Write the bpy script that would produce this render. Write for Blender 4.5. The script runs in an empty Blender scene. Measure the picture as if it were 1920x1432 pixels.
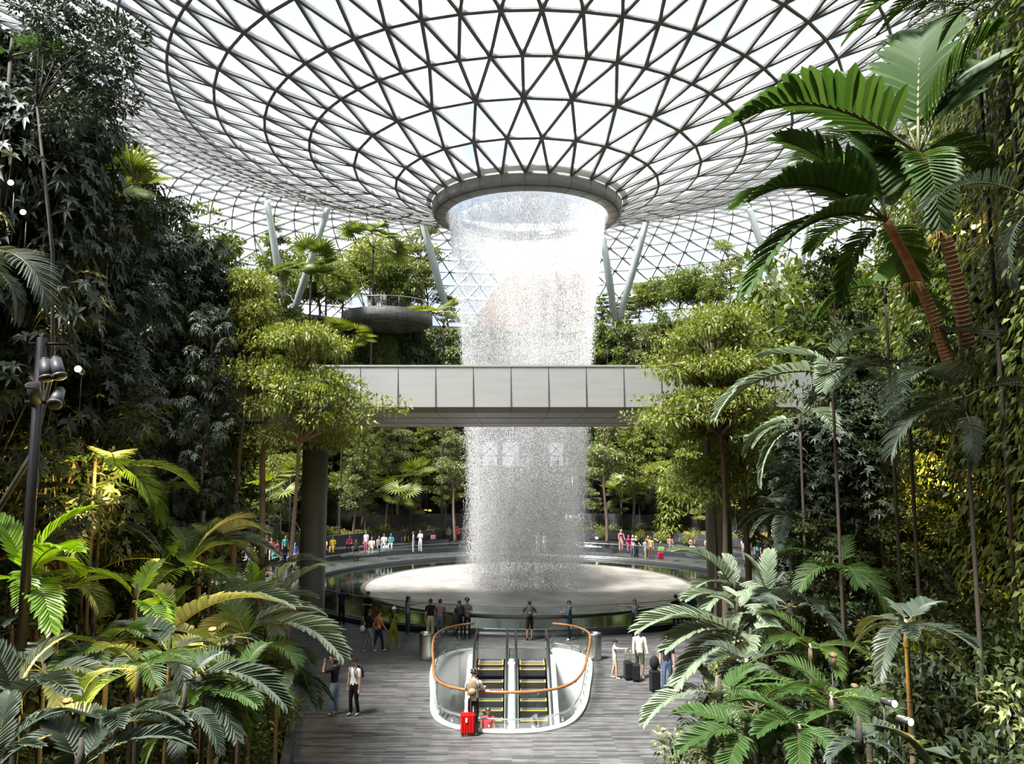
import bpy, bmesh, math, random
import numpy as np
from mathutils import Vector, Matrix, Euler, noise as mnoise
from mathutils.geometry import tessellate_polygon
PI = math.pi
rad = math.radians
rng = np.random.default_rng(7)
random.seed(7)
SC = bpy.context.scene
COL = SC.collection
# ---------------------------------------------------------------- camera
EYE = 7.8; FPX = 1430.0; TH = rad(6.07)
cam = bpy.data.cameras.new('camera'); camo = bpy.data.objects.new('camera', cam); COL.objects.link(camo)
cam.sensor_width = 36; cam.lens = FPX/1920*36; cam.clip_end = 600; cam.clip_start = .1
camo.location = (0, 0, EYE); camo.rotation_euler = (PI/2+TH, 0, 0)
SC.camera = camo
def ray(px, py):
    u = (px-960)/FPX; v = (716-py)/FPX
    return Vector((u, math.cos(TH)-v*math.sin(TH), math.sin(TH)+v*math.cos(TH)))
def P(px, py, Y):                       # world point seen at a place of the photo, at distance Y
    r = ray(px, py); return Vector((0, 0, EYE)) + r*(Y/r.y)
def G(px, py, z=0.0):                   # ... at height z
    r = ray(px, py); return Vector((0, 0, EYE)) + r*((z-EYE)/r.z)
CX, CY = 1.0, 50.0                      # centre of the pool
# ---------------------------------------------------------------- object helpers
def tag(o, label=None, cat=None, group=None, kind=None):
    if label: o['label'] = label
    if cat: o['category'] = cat
    if group: o['group'] = group
    if kind: o['kind'] = kind
    return o
def empty(name, loc=(0, 0, 0), rz=0, label=None, cat=None, group=None, kind=None):
    o = bpy.data.objects.new(name, None); COL.objects.link(o); o.location = loc; o.rotation_euler = (0, 0, rz)
    o.empty_display_size = .2
    return tag(o, label, cat, group, kind)
def link(name, me, parent=None, loc=None, rot=None, scale=None):
    o = bpy.data.objects.new(name, me); COL.objects.link(o)
    if parent: o.parent = parent
    if loc is not None: o.location = loc
    if rot is not None: o.rotation_euler = rot
    if scale is not None: o.scale = scale if hasattr(scale, '__len__') else (scale,)*3
    return o
def copy_tree(o, parent=None):
    c = o.copy(); COL.objects.link(c); c.parent = parent
    for ch in o.children: copy_tree(ch, c)
    return c
def npmesh(name, V, Fc, mats, mi=None, smooth=False):
    """V (n,3) array, Fc (m,3|4) array"""
    me = bpy.data.meshes.new(name)
    V = np.asarray(V, np.float32); Fc = np.asarray(Fc, np.int32); k = Fc.shape[1]
    me.vertices.add(len(V)); me.vertices.foreach_set('co', V.ravel())
    me.loops.add(Fc.size); me.loops.foreach_set('vertex_index', Fc.ravel())
    me.polygons.add(len(Fc)); me.polygons.foreach_set('loop_start', np.arange(0, Fc.size, k, dtype=np.int32))
    try: me.polygons.foreach_set('loop_total', np.full(len(Fc), k, np.int32))
    except Exception: pass
    if mi is not None: me.polygons.foreach_set('material_index', np.asarray(mi, np.int32))
    if smooth: me.polygons.foreach_set('use_smooth', np.ones(len(Fc), bool))
    for m in mats: me.materials.append(m)
    me.update(calc_edges=True); me.validate()
    return me
class MB:
    def __init__(s): s.v = []; s.f = []; s.m = []; s.sm = []
    def add(s, vs, fs, m=0, smooth=False):
        b = len(s.v); s.v += [tuple(v) for v in vs]
        for f in fs: s.f.append(tuple(b+i for i in f)); s.m.append(m); s.sm.append(smooth)
    def box(s, c, d, m=0, rz=0, M=None):
        x, y, z = d[0]/2, d[1]/2, d[2]/2
        vs = [Vector((a*x, b*y, e*z)) for a in (-1, 1) for b in (-1, 1) for e in (-1, 1)]
        R = M if M is not None else Matrix.Rotation(rz, 3, 'Z')
        vs = [R @ v + Vector(c) for v in vs]
        s.add(vs, [(0, 1, 3, 2), (4, 6, 7, 5), (0, 4, 5, 1), (2, 3, 7, 6), (0, 2, 6, 4), (1, 5, 7, 3)], m)
    def tube(s, pts, r, n=8, m=0, cap=True, smooth=True, closed=False, sq=None):
        pts = [Vector(p) for p in pts]; N = len(pts)
        rr = r if hasattr(r, '__len__') else [r]*N
        vs = []; prev = None
        for i, p in enumerate(pts):
            a = pts[(i-1) % N] if (i > 0 or closed) else p; b = pts[(i+1) % N] if (i < N-1 or closed) else p
            t = (b-a)
            t = t.normalized() if t.length > 1e-9 else Vector((0, 0, 1))
            if prev is None:
                up = Vector((0, 0, 1)) if abs(t.z) < .95 else Vector((0, 1, 0))
            else: up = prev
            x = t.cross(up)
            if x.length < 1e-6: x = t.orthogonal()
            x.normalize(); y = x.cross(t).normalized(); prev = y
            for k in range(n):
                an = 2*PI*k/n + (PI/4 if n == 4 else 0)
                ca, sa = math.cos(an), math.sin(an)
                if sq: ca *= sq[0]; sa *= sq[1]
                vs.append(p + (x*ca + y*sa)*rr[i])
        fs = []
        for i in range(N if closed else N-1):
            j = (i+1) % N
            for k in range(n): fs.append((i*n+k, i*n+(k+1) % n, j*n+(k+1) % n, j*n+k))
        if cap and not closed:
            fs.append(tuple(range(n-1, -1, -1))); fs.append(tuple((N-1)*n+k for k in range(n)))
        s.add(vs, fs, m, smooth)
    def cyl(s, c, r, h, n=24, m=0, r2=None, cap=True):
        s.lathe([(r, 0), (r if r2 is None else r2, h)], c, n, m, cap=cap)
    def lathe(s, prof, c=(0, 0, 0), n=48, m=0, a0=0, a1=2*PI, cap=False, smooth=True):
        full = abs(a1-a0-2*PI) < 1e-6; K = n if full else n+1
        vs = []
        for (r, z) in prof:
            for k in range(K):
                a = a0+(a1-a0)*k/n; vs.append((c[0]+r*math.cos(a), c[1]+r*math.sin(a), c[2]+z))
        fs = []
        for i in range(len(prof)-1):
            for k in range(n):
                k2 = (k+1) % K; fs.append((i*K+k, i*K+k2, (i+1)*K+k2, (i+1)*K+k))
        s.add(vs, fs, m, smooth)
        if cap:
            for i in (0, len(prof)-1):
                f = [i*K+k for k in range(K)]
                b = len(s.v)-len(vs); s.f.append(tuple(b+q for q in (f if i else f[::-1]))); s.m.append(m); s.sm.append(False)
    def ball(s, c, r, m=0, nu=10, nv=7, M=None):
        r = r if hasattr(r, '__len__') else (r, r, r)
        vs = []; fs = []
        for i in range(nv+1):
            ph = PI*i/nv
            for k in range(nu):
                a = 2*PI*k/nu; v = Vector((r[0]*math.sin(ph)*math.cos(a), r[1]*math.sin(ph)*math.sin(a), r[2]*math.cos(ph)))
                if M: v = M @ v
                vs.append(v+Vector(c))
        for i in range(nv):
            for k in range(nu): fs.append((i*nu+k, (i+1)*nu+k, (i+1)*nu+(k+1) % nu, i*nu+(k+1) % nu))
        s.add(vs, fs, m, True)
    def wall(s, path, z0, z1, th=.2, m=0, closed=False, smooth=False):
        """vertical wall of thickness th along a plan path"""
        n = len(path); off = []
        for i in range(n):
            a = Vector(path[(i-1) % n] if (i or closed) else path[i]); b = Vector(path[(i+1) % n] if (i < n-1 or closed) else path[i])
            t = (b-a).normalized(); off.append(Vector((-t.y, t.x))*th/2)
        vs = []
        for i in range(n):
            p = Vector(path[i]); q = off[i]
            zz0 = z0[i] if hasattr(z0, '__len__') else z0; zz1 = z1[i] if hasattr(z1, '__len__') else z1
            vs += [(p.x-q.x, p.y-q.y, zz0), (p.x+q.x, p.y+q.y, zz0), (p.x+q.x, p.y+q.y, zz1), (p.x-q.x, p.y-q.y, zz1)]
        fs = []
        for i in range(n if closed else n-1):
            j = (i+1) % n
            for k in range(4): fs.append((i*4+k, j*4+k, j*4+(k+1) % 4, i*4+(k+1) % 4))
        if not closed: fs += [(0, 1, 2, 3), ((n-1)*4+3, (n-1)*4+2, (n-1)*4+1, (n-1)*4)]
        s.add(vs, fs, m, smooth)
    def mesh(s, name, mats):
        me = bpy.data.meshes.new(name); me.from_pydata(s.v, [], s.f)
        for m in (mats if isinstance(mats, (list, tuple)) else [mats]): me.materials.append(m)
        me.polygons.foreach_set('material_index', s.m); me.polygons.foreach_set('use_smooth', s.sm)
        me.update(); return me
    def build(s, name, mats, parent=None, **k): return link(name, s.mesh(name, mats), parent, **k)
# ---------------------------------------------------------------- materials
def nodes(name):
    m = bpy.data.materials.new(name); m.use_nodes = True
    nt = m.node_tree; nt.nodes.clear()
    out = nt.nodes.new('ShaderNodeOutputMaterial')
    return m, nt, out
def N(nt, t, **k):
    n = nt.nodes.new(t)
    for a, b in k.items():
        if a in n.inputs: n.inputs[a].default_value = b
        else: setattr(n, a, b)
    return n
def ramp(nt, stops):
    r = nt.nodes.new('ShaderNodeValToRGB'); e = r.color_ramp.elements
    while len(e) < len(stops): e.new(.5)
    for x, (p, c) in zip(e, stops): x.position = p; x.color = (*c, 1) if len(c) == 3 else c
    return r
def mat(name, col, rough=.6, metal=0, var=0, vscale=3, bump=0, spec=.5, sc=None):
    m, nt, out = nodes(name)
    b = N(nt, 'ShaderNodeBsdfPrincipled'); b.inputs['Base Color'].default_value = (*col, 1)
    b.inputs['Roughness'].default_value = rough; b.inputs['Metallic'].default_value = metal
    b.inputs['Specular IOR Level'].default_value = spec
    if var or bump:
        tc = N(nt, 'ShaderNodeTexCoord'); no = N(nt, 'ShaderNodeTexNoise', Scale=vscale, Detail=4)
        if sc:
            mp = N(nt, 'ShaderNodeMapping'); mp.inputs['Scale'].default_value = sc
            nt.links.new(tc.outputs['Object'], mp.inputs[0]); nt.links.new(mp.outputs[0], no.inputs['Vector'])
        else: nt.links.new(tc.outputs['Object'], no.inputs['Vector'])
        if var:
            r = ramp(nt, [(.3, tuple(c*(1-var) for c in col)), (.7, tuple(min(1, c*(1+var)) for c in col))])
            nt.links.new(no.outputs[0], r.inputs[0]); nt.links.new(r.outputs[0], b.inputs['Base Color'])
        if bump:
            bp = N(nt, 'ShaderNodeBump', Strength=bump); bp.inputs['Distance'].default_value = .05
            nt.links.new(no.outputs[0], bp.inputs['Height']); nt.links.new(bp.outputs[0], b.inputs['Normal'])
    nt.links.new(b.outputs[0], out.inputs[0]); return m
def glassmat(name, tint=(.9, .95, .93), gloss=.08, diff=0.0, rough=.02, dcol=(1, 1, 1)):
    m, nt, out = nodes(name)
    t = N(nt, 'ShaderNodeBsdfTransparent'); t.inputs[0].default_value = (*tint, 1)
    g = N(nt, 'ShaderNodeBsdfGlossy'); g.inputs['Roughness'].default_value = rough
    lw = N(nt, 'ShaderNodeLayerWeight', Blend=.25)
    mr = N(nt, 'ShaderNodeMapRange'); mr.inputs['To Min'].default_value = gloss*.5; mr.inputs['To Max'].default_value = min(1, gloss*6)
    nt.links.new(lw.outputs['Fresnel'], mr.inputs['Value'])
    mx = N(nt, 'ShaderNodeMixShader'); nt.links.new(mr.outputs[0], mx.inputs[0]); nt.links.new(t.outputs[0], mx.inputs[1]); nt.links.new(g.outputs[0], mx.inputs[2])
    if diff:
        d = N(nt, 'ShaderNodeBsdfTranslucent'); d.inputs[0].default_value = (*dcol, 1)
        m2 = N(nt, 'ShaderNodeMixShader'); m2.inputs[0].default_value = diff
        nt.links.new(mx.outputs[0], m2.inputs[1]); nt.links.new(d.outputs[0], m2.inputs[2]); mx = m2
    nt.links.new(mx.outputs[0], out.inputs[0]); return m
def emat(name, col, s):
    m, nt, out = nodes(name); e = N(nt, 'ShaderNodeEmission', Strength=s); e.inputs[0].default_value = (*col, 1)
    nt.links.new(e.outputs[0], out.inputs[0]); return m
def leafmat(name, cols, trans=.25, rough=.45, spec=.4):
    """leaf-to-leaf colour differences; some sets hold painted highlights and shade"""
    m, nt, out = nodes(name)
    ge = N(nt, 'ShaderNodeNewGeometry'); n = len(cols)
    r = ramp(nt, [(i/max(1, n-1), c) for i, c in enumerate(cols)])
    nt.links.new(ge.outputs['Random Per Island'], r.inputs[0])
    b = N(nt, 'ShaderNodeBsdfPrincipled'); b.inputs['Roughness'].default_value = rough; b.inputs['Specular IOR Level'].default_value = spec
    nt.links.new(r.outputs[0], b.inputs['Base Color'])
    t = N(nt, 'ShaderNodeBsdfTranslucent')
    hs = N(nt, 'ShaderNodeHueSaturation', Value=1.6, Saturation=1.15); hs.inputs['Hue'].default_value = .485
    nt.links.new(r.outputs[0], hs.inputs['Color']); nt.links.new(hs.outputs[0], t.inputs[0])
    mx = N(nt, 'ShaderNodeMixShader'); mx.inputs[0].default_value = trans
    nt.links.new(b.outputs[0], mx.inputs[1]); nt.links.new(t.outputs[0], mx.inputs[2]); nt.links.new(mx.outputs[0], out.inputs[0])
    return m
def stonemat(name, c1, c2, mortar, bw, rh, msize=.012, rough=.7, bump=.3, rot=None, off=.5):
    m, nt, out = nodes(name)
    tc = N(nt, 'ShaderNodeTexCoord'); mp = N(nt, 'ShaderNodeMapping')
    if rot: mp.inputs['Rotation'].default_value = rot
    br = N(nt, 'ShaderNodeTexBrick'); br.inputs['Color1'].default_value = (*c1, 1); br.inputs['Color2'].default_value = (*c2, 1); br.inputs['Mortar'].default_value = (*mortar, 1)
    br.inputs['Scale'].default_value = 1; br.inputs['Mortar Size'].default_value = msize; br.inputs['Brick Width'].default_value = bw; br.inputs['Row Height'].default_value = rh
    br.inputs['Bias'].default_value = 0; br.offset = off
    no = N(nt, 'ShaderNodeTexNoise', Scale=2.2, Detail=6); mul = N(nt, 'ShaderNodeMixRGB', blend_type='MULTIPLY'); mul.inputs[0].default_value = .8
    rr = ramp(nt, [(.25, (.55, .55, .55)), (.75, (1.25, 1.25, 1.25))])
    nt.links.new(tc.outputs['Object'], mp.inputs[0]); nt.links.new(mp.outputs[0], br.inputs[0]); nt.links.new(mp.outputs[0], no.inputs[0])
    nt.links.new(no.outputs[0], rr.inputs[0]); nt.links.new(br.outputs[0], mul.inputs[1]); nt.links.new(rr.outputs[0], mul.inputs[2])
    b = N(nt, 'ShaderNodeBsdfPrincipled'); b.inputs['Roughness'].default_value = rough
    nt.links.new(mul.outputs[0], b.inputs['Base Color'])
    bp = N(nt, 'ShaderNodeBump', Strength=bump); bp.inputs['Distance'].default_value = .02
    nt.links.new(mul.outputs[0], bp.inputs['Height']); nt.links.new(bp.outputs[0], b.inputs['Normal'])
    nt.links.new(b.outputs[0], out.inputs[0]); return m
def catmull(pts, n=8, closed=False):
    pts = [Vector(p) for p in pts]; out = []; K = len(pts)
    for i in range(K if closed else K-1):
        p0 = pts[(i-1) % K] if (i or closed) else pts[0]; p1 = pts[i]; p2 = pts[(i+1) % K]; p3 = pts[(i+2) % K] if (i < K-2 or closed) else pts[-1]
        for k in range(n):
            t = k/n; out.append(.5*((2*p1)+(p2-p0)*t+(2*p0-5*p1+4*p2-p3)*t*t+(3*p1-p0-3*p2+p3)*t**3))
    if not closed: out.append(pts[-1])
    return out
def arc(r, a0, a1, n, c=(CX, CY)):
    return [(c[0]+r*math.cos(a0+(a1-a0)*k/n), c[1]+r*math.sin(a0+(a1-a0)*k/n)) for k in range(n+1)]
M_STEEL = mat('brushed_steel', (.55, .55, .53), .32, 1, var=.15, vscale=2, sc=(30, 30, .4))
M_DARKSTEEL = mat('dark_steel', (.04, .04, .045), .45, .3)
M_WHITE = mat('white_paint', (.8, .8, .78), .5)
M_GREYPAINT = mat('grey_paint', (.34, .35, .33), .5, var=.06, vscale=1.5)
M_RGLASS = glassmat('rail_glass', (.90, .95, .93), .025)
M_BARK = mat('bark', (.085, .06, .042), .85, var=.4, vscale=5, bump=.6, sc=(1, 1, .3))
M_BARKP = mat('pale_bark', (.17, .125, .085), .85, var=.35, vscale=5, bump=.6, sc=(1, 1, .3))
M_SOIL = mat('soil', (.012, .012, .009), .95, var=.4, vscale=3, spec=.05)
# ---------------------------------------------------------------- world and sun
w = bpy.data.worlds.new('sky'); SC.world = w; w.use_nodes = True; nt = w.node_tree; nt.nodes.clear()
wo = nt.nodes.new('ShaderNodeOutputWorld'); bg = nt.nodes.new('ShaderNodeBackground')
tc = nt.nodes.new('ShaderNodeTexCoord'); no = N(nt, 'ShaderNodeTexNoise', Scale=3.0, Detail=5)
rp = ramp(nt, [(.38, (.50, .68, 1.0)), (.62, (.86, .93, 1.0))])
nt.links.new(tc.outputs['Generated'], no.inputs[0]); nt.links.new(no.outputs[0], rp.inputs[0]); nt.links.new(rp.outputs[0], bg.inputs[0])
SKY_S = .80
bg.inputs[1].default_value = SKY_S; nt.links.new(bg.outputs[0], wo.inputs[0])
sun = bpy.data.lights.new('sun', 'SUN'); suno = bpy.data.objects.new('sun', sun); COL.objects.link(suno)
sun.energy = 22; sun.angle = rad(16); sun.color = (1, .965, .91)
suno.rotation_euler = Vector((-.36, -.30, .88)).to_track_quat('Z', 'Y').to_euler(); suno.location = (-20, -20, 60)
vs = SC.view_settings; vs.view_transform = 'Standard'; vs.look = 'None'; vs.gamma = 1; vs.use_curve_mapping = False; vs.exposure = 0.5
cy = SC.cycles
cy.max_bounces = 5; cy.diffuse_bounces = 3; cy.glossy_bounces = 2; cy.transmission_bounces = 3; cy.transparent_max_bounces = 12; cy.volume_bounces = 0; cy.use_adaptive_sampling = True; cy.adaptive_threshold = .04
cy.caustics_reflective = False; cy.caustics_refractive = False; cy.sample_clamp_indirect = 4.0
# ================================================================ ROOF
PROF = [(6.3, 17.15, 28, 0), (8.8, 18.2, 28, 1), (11.5, 19.2, 28, 0), (14.3, 20.0, 56, 0), (17.0, 20.7, 56, 1), (19.9, 21.6, 56, 0)]
_c = [(19.9, 21.6), (22.8, 22.6), (26, 23.8), (29, 24.9), (32, 25.8), (35, 26.4), (38, 26.7), (41, 26.6), (44, 26.1), (47, 25.2), (50, 23.9), (53, 22.1), (56, 19.8), (59, 16.8), (61.5, 13.4), (63.6, 9.5), (65.2, 5.5), (66.4, 1.0), (67, -4), (67.1, -7.9)]
_s = [0]
for a_, b_ in zip(_c, _c[1:]): _s.append(_s[-1]+math.hypot(b_[0]-a_[0], b_[1]-a_[1]))
for k_ in range(1, 27):
    q_ = _s[-1]*k_/26; PROF.append((float(np.interp(q_, _s, [c[0] for c in _c])), float(np.interp(q_, _s, [c[1] for c in _c])), 112, (k_+1) % 2))
PH0 = -PI/2 - .15*2*PI/28
rings = []
for r, zh, n, odd in PROF:
    rings.append([Vector((CX+r*math.cos(PH0+(k+.5*odd)*2*PI/n), CY+r*math.sin(PH0+(k+.5*odd)*2*PI/n), EYE+zh)) for k in range(n)])
def norm_at(i, k):
    p = rings[i][k]; a = PROF[max(0, i-1)]; b = PROF[min(len(PROF)-1, i+1)]
    dr, dz = b[0]-a[0], b[1]-a[1]; L = math.hypot(dr, dz); an = math.atan2(p.y-CY, p.x-CX)
    return Vector((-dz/L*math.cos(an), -dz/L*math.sin(an), dr/L))
edges = []; tris = []
for i in range(len(rings)):
    n = PROF[i][2]
    for k in range(n): edges.append(((i, k), (i, (k+1) % n)))
    if i+1 == len(rings): break
    n2 = PROF[i+1][2]; o1, o2 = PROF[i][3], PROF[i+1][3]
    if n2 == n:
        for k in range(n):
            if o2 == 1: a, b = k, (k-1) % n      # next ring half step ahead
            else: a, b = (k+1) % n, k
            edges += [((i, k), (i+1, a)), ((i, k), (i+1, b))]
            tris.append(((i, k), (i+1, a), (i+1, b)))
            tris.append(((i, k), (i, (k+1) % n), (i+1, a)))
    else:
        for k in range(n):
            s_ = o1    # offset of this ring in its own half steps
            c = (2*k + s_) % n2
            l, rgt = (c-1) % n2, (c+1) % n2
            edges += [((i, k), (i+1, c)), ((i, k), (i+1, l)), ((i, k), (i+1, rgt))]
            tris += [((i, k), (i+1, c), (i+1, l)), ((i, k), (i+1, rgt), (i+1, c)), ((i, k), (i, (k+1) % n), (i+1, rgt))]
M_BEAM = mat('white_steel', (.80, .81, .82), .5)
M_SHADE_AND_NODE = mat('beam_shade_node_grey', (.10, .095, .088), .5)  # dark tone stands in for shade under the beams, also colours the nodes
V = []; Fq = []; MI = []; VC = []; FC = []
for (i, k), (j, l) in edges:
    a, b = rings[i][k], rings[j][l]
    nn = (norm_at(i, k)+norm_at(j, l)).normalized(); t = (b-a).normalized(); x = t.cross(nn).normalized()
    dist = ((a+b)/2 - Vector((0, 0, EYE))).length
    wd = .062 if i < 7 else .045; dp = .48 if i < 9 else .42
    base = len(V)
    for p in (a, b):
        for sx, up in ((-1, 0), (1, 0), (1, dp), (-1, dp)): V.append(p + x*wd*sx + nn*up)
    for q in range(4): Fq.append((base+q, base+(q+1) % 4, base+4+(q+1) % 4, base+4+q))
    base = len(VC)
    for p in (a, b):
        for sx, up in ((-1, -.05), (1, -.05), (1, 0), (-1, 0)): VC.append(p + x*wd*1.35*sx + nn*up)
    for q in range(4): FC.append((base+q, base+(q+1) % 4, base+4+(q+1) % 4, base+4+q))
ceil = empty('ceiling', (CX, CY, 0), label='funnel-shaped glass and steel lattice roof over the whole garden', cat='roof', kind='structure')
def sub0(me, off=(CX, CY, 0)):
    me.transform(Matrix.Translation(-Vector(off))); return me
link('roof_lattice', sub0(npmesh('roof_lattice', [tuple(v) for v in V], Fq, [M_BEAM])), ceil)
link('lattice_undershade', sub0(npmesh('lattice_undershade', [tuple(v) for v in VC], FC, [M_SHADE_AND_NODE])), ceil)  # dark strip painted in as the shaded underside of each beam
nd = MB()
for i, rg in enumerate(rings):
    for k, p in enumerate(rg):
        if p.y < -2: continue
        q = norm_at(i, k); nd.tube([p-q*.08, p+q*.12], .12 if i < 9 else .085, 6, cap=True, smooth=False)
me = sub0(nd.mesh('lattice_nodes', M_SHADE_AND_NODE)); nl = link('lattice_node', me, ceil); nl['kind'] = 'stuff'
idx = {}; VG = []
for i, rg in enumerate(rings):
    for k, p in enumerate(rg): idx[(i, k)] = len(VG); VG.append(tuple(p + norm_at(i, k)*.5))
M_ROOFGLASS = glassmat('roof_glass', (.93, .95, .98), .05, diff=.035)
link('roof_glass', sub0(npmesh('roof_glass', VG, [[idx[a], idx[b], idx[c]] for a, b, c in tris], [M_ROOFGLASS])), ceil)
# ---------------- oculus ring
M_RING = mat('ring_cladding', (.20, .185, .165), .55, var=.12, vscale=2)
oc = empty('oculus_ring', (CX, CY, 24.1), label='grey panelled ring around the round opening the water falls through', cat='ring')
b = MB(); b.lathe([(5.42, .9), (5.42, .05), (5.5, 0), (6.1, .12), (6.34, .3), (6.4, .9), (5.42, .9)], n=96); b.build('ring_shell', M_RING, oc)
b = MB()
for k in range(28):
    a = PH0+k*2*PI/28; c, s = math.cos(a), math.sin(a)
    b.tube([(5.5*c, 5.5*s, -.004), (6.1*c, 6.1*s, .112), (6.345*c, 6.345*s, .3), (6.405*c, 6.405*s, .88)], .014, 4, smooth=False)
b.lathe([(6.1, .105), (6.13, .10), (6.16, .125)], n=96)
b.build('panel_joint', M_DARKSTEEL, oc)
b = MB(); b.lathe([(5.40, .92), (5.25, .3), (5.15, .28), (5.15, .34), (5.2, .36), (5.3, .95)], n=96); b.build('water_lip', glassmat('acrylic', (.95, .97, 1), .1, diff=.3), oc)
b = MB(); b.lathe([(6.42, .9), (6.75, 1.05), (6.72, 1.3)], n=96); b.build('upper_flashing', M_WHITE, oc)
# ================================================================ GROUND
EDGE_L = [(17, -5.0), (21, -5.9), (24, -6.6), (28, -7.9), (32, -9.6), (36, -12.2), (39, -15.5), (42, -18.5), (46, -20.6)]
EDGE_R = [(17, 3.6), (21, 4.7), (24, 5.6), (27, 6.9), (30, 8.6), (33, 10.6), (36, 13.4), (39, 16.8), (42, 19.8), (46, 22.4)]
PL = [(-4.2, 8)] + [(x, y) for y, x in EDGE_L] + arc(21.8, PI-.10, .10, 40) + [(x, y) for y, x in EDGE_R[::-1]] + [(2.9, 8)]
PLn = np.array(PL)
def dist_out(X, Y):
    """distance outside the paved plaza, negative inside"""
    X = np.asarray(X, float); Y = np.asarray(Y, float); D = np.full(X.shape, 1e9); ins = np.zeros(X.shape, bool); n = len(PL)
    for i in range(n):
        ax, ay = PL[i]; bx, by = PL[(i+1) % n]; dx, dy = bx-ax, by-ay; L = dx*dx+dy*dy
        t = np.clip(((X-ax)*dx+(Y-ay)*dy)/L, 0, 1); D = np.minimum(D, np.hypot(X-ax-t*dx, Y-ay-t*dy))
        c = ((ay > Y) != (by > Y)) & (X < (bx-ax)*(Y-ay)/((by-ay) if by != ay else 1e-9)+ax); ins ^= c
    return np.where(ins, -D, D)
PD = [-1e3, 0, .3, 2.0, 6, 10, 12.0, 12.6, 200]; PZ = [-.1, -.1, .5, .9, 3.2, 6.2, 7.2, 22.2, 22.4]
def gz(x, y):
    d = dist_out(x, y); z = np.interp(d, PD, PZ)
    return z
def gzf(x, y): return float(gz(np.array([x]), np.array([y]))[0])
xs = np.concatenate([np.linspace(-66, -24, 30), np.linspace(-23.6, 26, 150), np.linspace(26.5, 68, 30)]); ys = np.concatenate([np.linspace(-12, 90, 220), np.linspace(91, 116, 14)])
XX, YY = np.meshgrid(xs, ys); ZZ = gz(XX, YY)
ZZ = ZZ + np.where((ZZ > 1) & (ZZ < 7), .18*np.sin(XX*1.3+YY*.7)*np.cos(YY*1.1), 0)
nx, ny = len(xs), len(ys)
V = np.stack([XX, YY, ZZ], -1).reshape(-1, 3); Fi = []
I = np.arange(nx*ny).reshape(ny, nx)
Fc = np.stack([I[:-1, :-1], I[:-1, 1:], I[1:, 1:], I[1:, :-1]], -1).reshape(-1, 4)
zf = ZZ.reshape(-1)[Fc].max(1); Fc = Fc[zf > 0]
o = link('ground', npmesh('ground', V, Fc, [M_SOIL])); tag(o, 'dark planted soil slopes rising around the plaza', 'ground', kind='structure')
# plaza floor with the escalator well cut out
WELL = [(-1.55, 32.9), (-2.35, 32.3), (-2.88, 31.0), (-2.85, 29.0), (-2.6, 26.8), (-2.38, 24.9), (-1.95, 23.9), (-1.1, 23.35), (0, 23.2), (1.0, 23.4), (1.75, 24.1), (2.25, 25.6), (2.6, 27.8), (2.92, 30.2), (2.9, 31.4), (2.4, 32.4), (1.65, 32.9)]
WP = [(p.x, p.y) for p in catmull([(x, y, 0) for x, y in WELL], 6)]
hole = [(-1.5, 31.6)] + [p for p in WP if True] + [(1.5, 31.6)]
hole = [(-1.55, 31.55)] + WP + [(1.65, 31.55)]
M_FLOOR = stonemat('plank_paving', (.034, .035, .037), (.125, .122, .117), (.03, .03, .03), 1.15, .085, .003, rough=.5, bump=.15)
def slab(name, outer, holes, z, m, th=0, parent=None):
    loops = [[Vector((x, y, z)) for x, y in outer]] + [[Vector((x, y, z)) for x, y in h] for h in holes]
    fl = [v for l in loops for v in l]; t = tessellate_polygon(loops)
    b = MB(); fs = []
    for f in t:
        a, c, d = (fl[i] for i in f)
        fs.append(f if (c-a).cross(d-a).z > 0 else f[::-1])
    b.add(fl, fs)
    return b.build(name, m, parent)
o = slab('floor', PL, [hole, arc(14.2, 0, 2*PI, 95)[:-1]], 0, M_FLOOR); tag(o, 'plaza floor of narrow grey stone planks', 'floor', kind='structure')
# planter kerb around the plaza
M_DSTONE = stonemat('dark_stone', (.035, .036, .038), (.065, .065, .066), (.012, .012, .012), .9, .3, .012, rough=.55, rot=(PI/2, 0, 0))
kerbs = MB(); kerbs.wall(PL, -.05, .5, .22, closed=True); o = kerbs.build('trim_1', M_DSTONE); tag(o, 'low dark stone kerb between paving and planting', 'kerb', kind='structure')
# amphitheatre steps and planters behind the pool
a0, a1 = rad(18), rad(152)
b = MB()
for (r0, r1, z) in ((19.6, 21.9, .38), (20.5, 22.2, .76)):
    pts = arc(r0, a0, a1, 60); ptr = arc(r1, a0, a1, 60); n = len(pts); vs = []
    for p, q in zip(pts, ptr): vs += [(p[0], p[1], 0), (p[0], p[1], z), (q[0], q[1], z)]
    b.add(vs, [(i*3, i*3+1, (i+1)*3+1, (i+1)*3) for i in range(n-1)] + [(i*3+1, i*3+2, (i+1)*3+2, (i+1)*3+1) for i in range(n-1)])
o = b.build('trim_2', M_DSTONE); tag(o, 'two curved dark stone seating steps behind the pool', 'steps', kind='structure')
b = MB(); b.wall(arc(22.1, rad(20), rad(150), 60), .3, 1.75, .3); o = b.build('trim_3', M_DSTONE); tag(o, 'dark curved planter wall behind the seating steps', 'wall', kind='structure')
b = MB(); b.wall(arc(25.0, rad(5), rad(128), 60), .8, 3.0, .35); o = b.build('trim_4', M_DSTONE); tag(o, 'second dark planter wall up the far slope', 'wall', kind='structure')
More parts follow.
